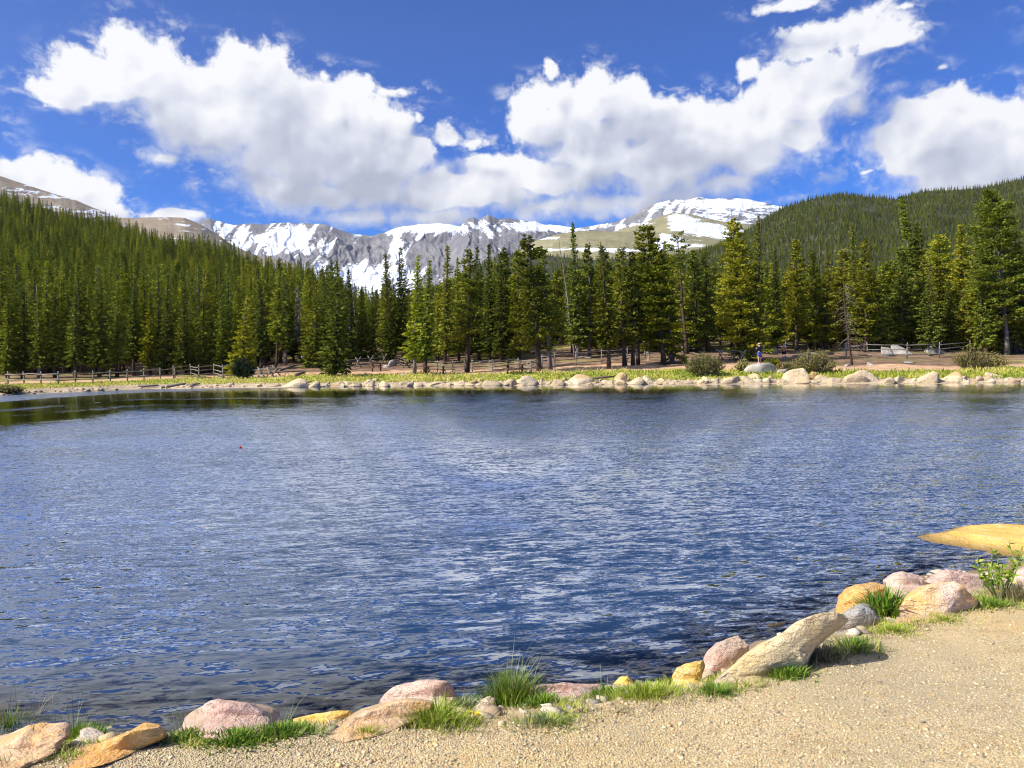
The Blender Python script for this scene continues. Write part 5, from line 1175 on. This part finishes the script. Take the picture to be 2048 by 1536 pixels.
for k in range(2600):
    px = q.uniform(-10, 2060); big = px > 540
    off = (abs(q.normal())*(5 if big else 4)+.2 if q.uniform() < .6 else q.uniform(-.8, 2.0))
    w_ = q.uniform(7, 21)*(1 if big else .6)*(1.25 if off < 5 else .75); h = w_*q.uniform(.26, .52)
    py = sy(px)-off
    ok = all(abs(px-a)+abs(py-b)*1.6 > (w_+c_)*.27 for a, b, c_ in globals().setdefault('_pl', [(a, b-2, w2*.9) for a, b, w2, h2, l in MAJOR]))
    if not ok: continue
    if not big and q.uniform() < .72: continue
    _pl.append((px, py, w_)); cnt += 1
    seg = 'the grassy left shore' if px < 540 else 'the middle shore' if px < 1350 else 'the right shore'
    sz = 'small' if w_ < 9 else 'middle sized'
    ob_ = far_stone(px, py, w_, h, None, k, 'stone', 'stone', f'waterline stones of {seg}'); m0 = min(SM, key=lambda m_: abs(m_[0]-px)); sbin.setdefault(('pale stone at the water ' if off < 3 else 'pale stone at the grass edge ', ('left of ' if px < m0[0] else 'right of ')+m0[1]), []).append((-w_*h, ob_))
    if cnt > 225: break
for (lb, mk), L_ in sbin.items():
    L_.sort(key=lambda q_: q_[0]); n_ = len(L_); W2 = {1: [''], 2: ['larger ', 'smaller '], 3: ['largest ', 'middle sized ', 'smallest ']}.get(n_)
    for i_, (_, ob_) in enumerate(L_):
        pre = W2[i_] if W2 else 'largest ' if i_ == 0 else 'smallest ' if i_ == n_-1 else 'middling '
        ob_['label'] = ' '.join((pre+lb+mk).split()[:16])
        if not W2 and 0 < i_ < n_-1: ob_['group'] = 'shore stones '+mk+', '+lb.strip()
print('far stones', cnt)
far_stone(1522, 746, 54, 21, 'smooth light grey boulder the standing angler stands on', 3, lib=RSF)
GBY = hit(1522, 746)[1]
for k, (a, b, w_, h, lab) in enumerate([(606,716,22,26,'grey boulder in the trees left of the big lone spruce'),(783,733,22,15,'pinkish pile rock under the twin trunks, front'),(790,727,20,13,'pinkish pile rock under the twin trunks, back'),(771,735,18,7,'flat pale rock left of the pinkish rocks under the twin trunks'),
    (804,751,22,7,'white slanting rock beside the curve of the dirt path'),(731,729,16,6,'flat pale stone on the slope behind the cross posts'),(1780,712,34,20,'pale green grey boulder behind the right rail fence, left one'),(1805,710,44,22,'large pale green grey boulder behind the right rail fence, middle one'),
    (1876,706,40,16,'pale boulder behind the right rail fence, right of the trunks'),(1545,706,44,15,'mossy pale boulder behind the orange topped person'),(1502,716,20,10,'tan rock between the two trunks left of the standing angler'),(1566,746,34,9,'low tan rock right of the grey boulder under the angler'),
    (1160,712,14,7,'mossy stone at the foot of the leaning dead snag'),(1700,733,18,5,'flat pale stone on the right hand dirt'),(1430,674,24,10,'pale rock up in the trees behind the left willow bush'),(1460,668,18,9,'small pale rock up in the trees left of the bright broad pine'),
    (1822,728,26,6,'flat brownish rock under the right rail fence'),(1745,731,22,5,'low whitish stone in the dirt before the right fence'),(1056,748,12,8,'grey stone in the grass above the orange topped dome boulder'),(1690,701,22,8,'grey rock behind the right willow bush')]):
    far_stone(a, b, w_, h, lab, k+2, 'rock', 'rock', lib=RSF)
# log like dark driftwood
WOOD = simple('weathered_rail_wood', (.25, .22, .185), .9, .4, 2.0, .4); WOODD = simple('old_brown_wood', (.16, .115, .085), .9, .3, 3.0, .4)
def log(px0, py0, px1, py1, rad, lab, mat=WOOD, name='driftwood_log', lift=.1):
    a, b = hit(px0, py0), hit(px1, py1); c_ = (a+b)/2; o = MB().tube([a-c_+(0, 0, lift), (b-a)*.2+(0, .05, lift+.02), b-c_+(0, 0, lift)], [rad, rad*.9, rad*.6], 7).build(name, mat, None, True, c_); tag(o, lab, 'log')
log(592, 768, 610, 762, .13, 'dark plank like driftwood lying on the first far boulders', WOODD, lift=.7)
log(276, 776, 318, 775, .10, 'grey driftwood log on the left shore grass, left one')
log(322, 778, 372, 770, .12, 'long bleached driftwood log on the left shore, middle one')
log(374, 774, 400, 771, .09, 'short driftwood log on the left shore, right one')
log(1186, 767, 1228, 763, .10, 'dark branch lying between the wedge boulder and the rust topped one', WOODD, lift=.35)
log(1055, 728, 1100, 722, .10, 'bleached fallen trunk in the shade behind the stout leaning pine')
log(560, 742, 596, 731, .09, 'fallen trunk edging the sandy slope'); log(1230, 707, 1262, 703, .08, 'pale fallen trunk behind the long rail fence')

q = np.random.default_rng(91); nl = 0; lbs = set()
for k in range(400):
    px = q.uniform(560, 2040); py = q.uniform(664, 732); 
    B = hit(px, py)
    if B[1] < 76 or B[1] > 125: continue
    lb = f'{"bleached" if nl % 2 else "dark"} fallen trunk on the forest floor behind {mark(px)}'
    if lb in lbs: continue
    lbs.add(lb); dx = q.uniform(14, 34)*(1 if q.uniform() < .5 else -1); log(px, py, px+dx, py-q.uniform(-3, 5), q.uniform(.09, .15), lb, WOOD if nl % 2 else WOODD, 'fallen_trunk', .12); nl += 1
    if nl >= 24: break
# ================================================================== FENCES
def split_fence(label, posts, hgt, nrail, zig=0.0, name='rail_fence', cross=False, mat=WOOD, seed=0):
    """posts: photo x, y of each post foot; the rails are split logs lapped at the posts"""
    q = np.random.default_rng(seed); P = [hit(a, b) for a, b in posts]
    for i, p in enumerate(P): p[1] += zig*(1 if i % 2 else -1); p[2] = float(ground_z(p[0], p[1]))
    t = thing(name, label, 'fence', P[0]); o0 = P[0]
    for p in P:
        b = p-o0
        if cross:
            MB().tube([b+(-.42, 0, -.1), b+(.30, .0, hgt*1.15)], [.06, .045], 6).build('cross_post', mat, t, True); MB().tube([b+(.42, .09, -.1), b+(-.30, .09, hgt*1.15)], [.06, .045], 6).build('cross_post', mat, t, True)
        else: MB().tube([b+(0, 0, -.2), b+(q.normal()*.02, 0, hgt*.5), b+(q.normal()*.03, 0, hgt*1.08)], [.062, .058, .05], 6).build('post', mat, t, True)
    for i in range(len(P)-1):
        a, c_ = P[i]-o0, P[i+1]-o0; d = (c_-a)/np.linalg.norm(c_-a)
        for k in range(nrail):
            z = hgt*(k+.75)/(nrail); s0, s1 = q.normal(size=2)*.04; e = d*.25; off = np.array([0, -.10-.03*(k % 2), 0])
            MB().tube([a-e+off+(0, 0, z+s0), (a+c_)/2+off+(0, 0, z+(s0+s1)/2+q.normal()*.03), c_+e+off+(0, 0, z+s1)], [.045, .042, .036], 5).build('rail', mat, t, True)
    return t
split_fence('long straight two rail fence with pale posts along the left shore grass', [(16,768),(48,769),(82,770),(117,770),(151,768),(186,767),(221,765),(255,763),(288,761),(321,759),(350,756)], 1.0, 2, seed=1)
split_fence('zigzag split rail fence joining the long left fence at the young spruce', [(352,757),(378,752),(402,757),(424,752),(450,757),(478,756)], 1.15, 3, .5, seed=2)
split_fence('zigzag rail fence rising behind the zigzag one at the left', [(355,748),(385,743),(415,746),(440,742),(462,744)], 1.1, 2, .4, seed=3)
split_fence('short broken cross post fence on the grass right of the juniper', [(500,757),(521,756),(541,755),(551,752)], .8, 2, .1, cross=True, seed=4)
split_fence('cross post rail fence climbing the brown slope right of the big lone spruce', [(686,741),(716,736),(741,733),(769,728)], 1.0, 2, 0, cross=True, seed=5)
split_fence('jumbled fallen rail fence under the twin trunk trees', [(795,728),(812,736),(824,733)], .8, 3, .2, cross=True, seed=6, mat=WOODD)
split_fence('zigzag four rail fence behind the left picnic table', [(876,743),(905,745),(930,741)], 1.0, 4, .5, seed=7)
split_fence('zigzag four rail fence between the dark trunked pine and the right picnic table', [(946,743),(985,746),(1018,739),(1036,741)], 1.05, 4, .6, seed=8)
split_fence('tumbled grey rail fence behind the stout leaning pine', [(1040,738),(1062,741),(1078,736)], .8, 3, .3, seed=9)
split_fence('long straight three rail fence along the dirt path in the middle', [(1085,739),(1110,737),(1152,733),(1203,727),(1255,723),(1290,716)], 1.3, 3, 0, seed=10)
split_fence('two rail fence fading into the shade behind the large bright pine', [(1290,716),(1330,712),(1370,706),(1402,700)], 1.1, 2, 0, seed=11)
split_fence('low rail fence with tangled posts left of the standing angler', [(1440,722),(1466,722),(1484,724),(1500,720)], 1.0, 3, .2, cross=True, seed=12)
split_fence('far rail fence crossing behind the two people at the right', [(1545,696),(1573,700),(1610,697),(1650,696),(1690,695),(1738,696)], 1.2, 3, .3, seed=13)
split_fence('bright zigzag three rail fence on the right hand dirt', [(1688,717),(1740,718),(1809,717),(1884,716),(1935,708)], 1.5, 3, .5, seed=14)
split_fence('short cross post fence at the right picture edge', [(2022,706),(2040,707),(2070,706)], 1.2, 2, 0, cross=True, seed=15)

# ================================================================== PICNIC TABLES
TBL = simple('dark_table_wood', (.14, .075, .05), .85, .3, 4.0, .3)
def picnic(px, py, wpx, label, rz):
    B = hit(px, py); w_ = wpx*B[1]/FPX; t = thing('picnic_table', label, 'picnic table', B, rz)
    b = MB()
    for k in range(5): b.box((0, -.32+.16*k, .76), (w_, .145, .045))
    b.build('tabletop', TBL, t)
    for s in (-1, 1):
        b = MB()
        for k in range(2): b.box((0, s*(.66+.15*k), .44), (w_, .135, .04))
        b.build('bench', TBL, t)
        b = MB(); b.box((s*w_*.34, 0, .36), (.14, .14, .80)); b.box((s*w_*.34, 0, .39), (.09, 1.6, .08)); b.box((s*w_*.34, 0, .70), (.09, .7, .07)); b.build('support', TBL, t)
    return t
picnic(872, 750, 44, 'dark brown picnic table on the path at the foot of the pale footed spruces', .25)
picnic(1030, 748, 44, 'dark brown picnic table on the dirt in front of the tumbled rails', .1)
picnic(753, 743, 24, 'dark picnic table on the slope at the end of the long tree shadow', .35)

# ================================================================== SHRUBS
def shrub(name, label, px, py, wpx, hpx, fol, seed, ntw=160, nleaf=900, stem=BARKG, up_=.9, cat='shrub'):
    r = np.random.default_rng(seed); B = hit(px, py); w_ = wpx*B[1]/FPX/2; h = hpx*B[1]/FPX; t = thing(name, label, cat, B)
    tb = MB(); cs, ds = [], []
    for k in range(ntw):
        a = r.uniform(0, 6.28); q_ = r.uniform(0, 1)**.5; e = np.array([math.cos(a)*q_*w_, math.sin(a)*q_*w_*.7, h*(1-.55*q_**2)*r.uniform(.55, 1.05)]); s0 = np.array([math.cos(a)*q_*w_*.3, math.sin(a)*q_*w_*.2, -.1])
        mid = (s0+e)/2+np.array([e[0]*.12, e[1]*.12, h*.08]); tb.tube([s0, mid, e], [.022, .014, .006], 3, False)
        for j in range(nleaf//ntw):
            s_ = r.uniform(.3, 1.05); c0 = (1-s_)**2*s0+2*s_*(1-s_)*mid+s_*s_*e+r.normal(size=3)*.09; d = r.normal(size=3); d[2] += up_; cs.append(c0); ds.append(d)
    tb.build('stems', stem, t)
    V, F = sprays(np.array(cs), np.array(ds), r.uniform(.12, .24, len(cs)), r.uniform(.05, .11, len(cs)), r); link('leaves', mesh('leaves', V, F, fol), t); return t
shrub('willow_bush', 'big round half bare willow bush left of the grey boulder', 1408, 752, 82, 50, F_WIL, 1, 240, 3400)
shrub('willow_bush', 'big round half bare willow bush right of the orange topped person', 1630, 746, 92, 48, F_WIL, 2, 240, 3400)
shrub('willow_bush', 'olive willow bush with brown tips left of the giant right hand pine', 1945, 740, 80, 48, F_WIL, 3, 200, 2600)
shrub('willow_bush', 'low willow bush under the giant right hand pine', 1992, 734, 50, 30, F_WIL, 4, 120, 1300)
shrub('willow_bush', 'small olive bush between the left willow and the standing angler', 1487, 742, 36, 24, F_WIL, 5, 80, 800)
shrub('leafy_bush', 'small bright green bush between the angler and the seated person', 1545, 738, 34, 24, F_LITE, 6, 60, 1000)
shrub('leafy_bush', 'small low green bush at the left foot of the middle willow', 1580, 742, 40, 18, F_WIL, 7, 70, 800)
shrub('juniper_bush', 'round dark juniper bush at the foot of the large light green spruce', 486, 757, 48, 44, F_JUN, 8, 60, 3600)
shrub('brush_thicket', 'low leafless brown brush at the left picture edge on the shore', 16, 786, 72, 17, F_WIL, 9, 420, 420, BARK)
shrub('leafy_bush', 'little dark green shrub in the grass above the wedge boulder', 1152, 757, 18, 8, F_LITE, 10, 20, 260)
shrub('leafy_bush', 'small green shrub at the right of the large bright pine foot', 1366, 728, 16, 22, F_LITE, 11, 20, 300)
# bank grass: uncountable
r = np.random.default_rng(8); Nn = 42000
pxs_ = r.uniform(-120, 2170, Nn); u = (pxs_-1024)/FPX; dd = 1.4+r.uniform(0, 1, Nn)*11; Yv = shoreY(u)+dd
wd_ = np.interp(pxs_, [-200, 0, 200, 430, 520, 640, 800, 1000, 1200, 1400, 1500, 1700, 1900, 2048, 2300], [13, 12, 9.5, 9, 6, 7, 7.5, 6.0, 6.5, 6.5, 6.5, 6, 6, 11, 12])
k_ = dd < wd_+r.normal(size=Nn)*.5; xv, Yv, u = (u*Yv)[k_], Yv[k_], u[k_]; zv = ground_z(xv, Yv); nb = len(xv)
lush = np.interp(1024+u*FPX, [0, 500, 900, 2048], [.45, .55, .9, 1.0]); hgt_ = r.uniform(.10, .42, nb)*lush*(.6+.6*sstep(fbm(xv*.7, Yv*.7, 3, 4), -.2, .4))
d_ = r.normal(size=(nb, 3)); d_[:, 2] = np.abs(d_[:, 2])+1.6
V, F = sprays(np.c_[xv, Yv, zv+hgt_*.45], d_, hgt_, r.uniform(.05, .14, nb), r)
tn = np.clip(.5+.28*(xv < -5)+.9*fbm(xv*.35, Yv*.35, 3, 44)+r.normal(size=nb)*.2, 0, 1)
FG = blade_mat('far_grass', (.20, .27, .03), (.42, .44, .06), (.62, .54, .16))
o_ = link('bank_grass', mesh('bank_grass', V, F, FG, False, dict(tone=np.repeat(tn, 4), along=np.ones(len(V))))); tag(o_, 'yellow green grass growing between the far boulders and the path', 'grass', kind='stuff')

# ================================================================== PEOPLE
def skin(name, pts, edges, rad, mat, parent, lv=2, loc=None):
    me = bpy.data.meshes.new(name); me.from_pydata([tuple(p) for p in pts], edges, []); me.update(); me.materials.append(mat); o = link(name, me, parent, loc)
    md = o.modifiers.new('skin', 'SKIN'); md.use_smooth_shade = True
    for i, v in enumerate(me.skin_vertices[0].data):
        r_ = rad[i]; v.radius = (r_, r_) if not hasattr(r_, '__len__') else r_
    me.skin_vertices[0].data[0].use_root = True
    s = o.modifiers.new('sub', 'SUBSURF'); s.levels = lv; s.render_levels = lv; return o
def cloth(name, c, rough=.85): return simple(name, c, rough, .15, 12, .2)
SKIN = simple('skin', (.60, .36, .26), .6, .08, 10, .05)
def person(label, foot, H, facing, J, cols, extra=None, hat=True, shoes=True):
    """J: joint table in units of body height; y forward"""
    t = thing('person', label, 'person', foot, facing); S = lambda p: tuple(H*v for v in p)
    names = list(J); P = [S(J[k]) for k in names]; ix = {k: i for i, k in enumerate(names)}
    E = [('pelvis', 'waist'), ('waist', 'chest'), ('chest', 'neck'), ('neck', 'head'), ('head', 'crown')]
    for s in 'LR': E += [('pelvis', 'hip'+s), ('hip'+s, 'knee'+s), ('knee'+s, 'ankle'+s), ('ankle'+s, 'toe'+s), ('chest', 'sho'+s), ('sho'+s, 'elb'+s), ('elb'+s, 'wri'+s), ('wri'+s, 'palm'+s)]
    RD = dict(pelvis=.075, waist=.068, chest=.08, neck=.032, head=.052, crown=.046, hip=.058, knee=.034, ankle=.022, toe=.020, sho=.040, elb=.024, wri=.016, palm=.020)
    rad = [H*RD.get(k, RD.get(k[:-1], .03)) for k in names]
    pts = list(P); ed = [(ix[a], ix[b]) for a, b in E]
    for s in 'LR':    # five unequal fingers, slightly curled
        p, w_ = np.array(P[ix['palm'+s]]), np.array(P[ix['wri'+s]]); d = p-w_; d /= np.linalg.norm(d); sd_ = np.cross(d, (0, 1, 0.3)); sd_ /= np.linalg.norm(sd_)
        for j, L_ in enumerate((.030, .040, .043, .040, .031)):
            a = d*(.6 if j else .15)+sd_*(j-2)*(.22 if j else .40); a /= np.linalg.norm(a); k0 = len(pts); pts.append(tuple(p+a*H*L_*.55)); pts.append(tuple(p+a*H*L_+np.cross(sd_, d)*H*.006)); rad += [H*.0058, H*.0048]
            ed += [(ix['palm'+s], k0), (k0, k0+1)]
    skin('body', pts, ed, rad, SKIN, t)
    def part(nm, ks, es, rs, c): skin(nm, [S(J[k]) if isinstance(k, str) else S(k) for k in ks], es, [H*v for v in rs], c, t)
    lerp = lambda a, b, f: tuple(J[a][i]*(1-f)+J[b][i]*f for i in range(3))
    part('jacket', ['pelvis', 'waist', 'chest', 'shoL', 'elbL', lerp('elbL', 'wriL', .8), 'shoR', 'elbR', lerp('elbR', 'wriR', .8), lerp('chest', 'neck', .6)], [(0, 1), (1, 2), (2, 3), (3, 4), (4, 5), (2, 6), (6, 7), (7, 8), (2, 9)],
         [.086, .082, .092, .052, .036, .030, .052, .036, .030, .046], cols[0])
    f = cols[3]; part('shorts' if f < 1 else 'trousers', ['pelvis', 'hipL', lerp('hipL', 'kneeL', f if f < 1 else 1), lerp('kneeL', 'ankleL', .0 if f < 1 else .9), 'hipR', lerp('hipR', 'kneeR', f if f < 1 else 1), lerp('kneeR', 'ankleR', .0 if f < 1 else .9)] if f >= 1 else
         ['pelvis', 'hipL', lerp('hipL', 'kneeL', f), 'hipR', lerp('hipR', 'kneeR', f)], [(0, 1), (1, 2), (2, 3), (0, 4), (4, 5), (5, 6)] if f >= 1 else [(0, 1), (1, 2), (0, 3), (3, 4)],
         [.088, .070, .048, .036, .070, .048, .036] if f >= 1 else [.088, .070, .056, .070, .056], cols[1])
    hd = np.array(S(J['head'])); cr = np.array(S(J['crown']))
    V0, F0 = ico(3)
    hb = MB(); keep = V0.copy()*np.array([.060, .068, .066])*H; top_ = keep[:, 2] > -.1*.066*H; back = (keep[:, 1] < .01*H) & (keep[:, 2] > -.055*H)
    ok = top_ | back; fs = [tuple(f_) for f_ in F0 if ok[list(f_)].all()]; hb.add(keep+(hd*.45+cr*.55), fs); hb.build('hair', cols[4], t, True)
    fb = MB()     # brow, nose, lips and ears on the face side
    for (c_, s_) in (((0, .050, .000), (.010, .014, .018)), ((0, .046, -.030), (.018, .008, .006)), ((.054, .0, 0), (.008, .013, .020)), ((-.054, .0, 0), (.008, .013, .020))):
        fb.add(V0*np.array(s_)*H*.9+hd+np.array(c_)*H, F0)
    fb.build('face', SKIN, t, True)
    eb = MB(); EY = cols[5]
    for s in (-1, 1): eb.add(V0*.007*H+hd+np.array([s*.020, .047, .012])*H, F0)
    eb.build('eyes', EY, t, True)
    if hat:
        cb_ = MB(); kv = V0*np.array([.064, .072, .055])*H; ok = kv[:, 2] > 0; cb_.add(kv+hd*.3+cr*.7, [tuple(f_) for f_ in F0 if ok[list(f_)].all()])
        br = [(math.cos(a)*.055, .05+math.sin(a)*.06, -.002) for a in np.linspace(0, math.pi, 9)]; br2 = [(x, y, z+.008) for x, y, z in br]
        cb_.add([np.array(v)*H+hd*.3+cr*.7 for v in br+br2], [tuple(range(9))[::-1], tuple(range(9, 18))]+[(i, i+1, i+10, i+9) for i in range(8)]+[(8, 0, 9, 17)]); cb_.build('cap', cols[2], t, True)
    if shoes:
        for s in 'LR': skin('shoe', [S(tuple(J['ankle'+s][i]*(1, 1, .7)[i] for i in range(3))), S(J['toe'+s])], [(0, 1)], [H*.030, H*.028], cols[6], t, 1)
    return t
BLK = simple('dark_eyes', (.02, .02, .02), .4, .05, 5, 0)
STAND = dict(pelvis=(0, 0, .53), waist=(0, 0, .61), chest=(0, .0, .74), neck=(0, .005, .845), head=(0, .02, .92), crown=(0, .015, .965),
  hipL=(-.052, 0, .50), kneeL=(-.060, .01, .28), ankleL=(-.062, -.01, .045), toeL=(-.07, .07, .018), hipR=(.052, 0, .50), kneeR=(.060, .01, .28), ankleR=(.062, -.01, .045), toeR=(.07, .07, .018),
  shoL=(-.105, 0, .80), elbL=(-.14, .03, .65), wriL=(-.06, .14, .70), palmL=(-.03, .17, .73), shoR=(.105, 0, .80), elbR=(.15, .04, .66), wriR=(.05, .15, .71), palmR=(.02, .175, .74))
A = at(1519, 727.5, GBY+.35); H = 1.74
NAVY, BLUE, PINK, TAN, WHT, DK, ORG, GRY = cloth('navy_cloth', (.018, .024, .06)), cloth('blue_cloth', (.10, .12, .42)), cloth('pale_cap', (.62, .42, .38)), simple('brown_hair', (.12, .07, .04), .7, .2, 20, .3), cloth('white_cloth', (.75, .72, .68)), cloth('dark_cloth', (.03, .03, .035)), cloth('orange_cloth', (.78, .32, .16)), cloth('grey_cloth', (.2, .2, .22))
ang = person('person in navy jacket, blue shorts and pale cap standing on the grey boulder', A, H, .5, STAND, (NAVY, BLUE, PINK, .80, TAN, BLK, WHT))
SIT = dict(pelvis=(0, 0, .16), waist=(0, .03, .24), chest=(0, .06, .37), neck=(0, .08, .475), head=(0, .10, .55), crown=(0, .10, .595),
  hipL=(-.055, .02, .15), kneeL=(-.08, .24, .24), ankleL=(-.075, .27, .045), toeL=(-.08, .35, .02), hipR=(.055, .02, .15), kneeR=(.08, .24, .24), ankleR=(.075, .27, .045), toeR=(.08, .35, .02),
  shoL=(-.105, .06, .43), elbL=(-.14, .14, .29), wriL=(-.08, .24, .28), palmL=(-.06, .28, .27), shoR=(.105, .06, .43), elbR=(.16, .12, .34), wriR=(.10, .17, .45), palmR=(.08, .18, .49))
B2 = hit(1568, 716); B2[2] += .25
person('person in orange top and dark trousers sitting on the slope with one hand raised', B2, 1.75, math.pi-.4, SIT, (ORG, DK, WHT, 1, WHT, BLK, DK))
far_stone(1568, 717, 16, 6, 'flat rock under the seated person in the orange top', 1, 'rock', 'rock', lib=RSF)
B3 = hit(1297, 722); WALK = dict(STAND); WALK.update(kneeL=(-.055, .06, .28), ankleL=(-.06, .03, .05), toeL=(-.06, .11, .02), kneeR=(.055, -.01, .28), ankleR=(.06, -.10, .06), toeR=(.06, -.03, .018),
  elbL=(-.135, -.02, .64), wriL=(-.135, .05, .52), palmL=(-.13, .08, .48), elbR=(.135, -.01, .64), wriR=(.135, .04, .52), palmR=(.13, .07, .48))
person('person in dark clothes walking in the shade left of the large bright pine', B3, 1.70, -1.3, WALK, (DK, GRY, DK, .9, BLK, BLK, WHT), hat=False)
# red float out on the lake
p = water_hit(481, 896); t = thing('fishing_float', 'tiny red fishing float on the open water at the left', 'float', p); V0, F0 = ico(2)
RED = simple('red_plastic', (.7, .05, .02), .4, .05, 5, 0); MB().add(V0*.032+np.array([0, 0, .015]), F0).build('ball', RED, t, True); MB().tube([(0, 0, .03), (0, 0, .07)], .004, 5).build('tip', RED, t)

# ================================================================== AIR
hz = MB(); hm, n, o = newmat('haze'); pv = n.node('ShaderNodeVolumePrincipled'); pv.inputs['Color'].default_value = (.86, .92, 1.0, 1); pv.inputs['Density'].default_value = 2.2e-5; pv.inputs['Anisotropy'].default_value = .2
n.l.new(pv.outputs[0], o.inputs['Volume'])
X0, X1, Y0_, Y1_, Z0, Z1 = -7500, 8500, -70, 6200, -80, 2600
hv = [(x, y, z) for x in (X0, X1) for y in (Y0_, Y1_) for z in (Z0, Z1)]
ho = link('haze', mesh('haze', hv, [(0, 1, 3, 2), (4, 6, 7, 5), (0, 4, 5, 1), (2, 3, 7, 6), (0, 2, 6, 4), (1, 5, 7, 3)], hm)); tag(ho, 'thin clear mountain air between the lake and the far peaks', 'haze', kind='stuff')
mnz = min((ob.matrix_world @ Vector(c))[2] for ob in C.objects if ob.type == 'MESH' and ob.name.startswith(('mountain', 'hill')) for c in ob.bound_box)
mxz = max((ob.matrix_world @ Vector(c))[2] for ob in C.objects if ob.type == 'MESH' and ob.name.startswith(('mountain', 'hill')) for c in ob.bound_box)
print('relief z range', mnz, mxz)
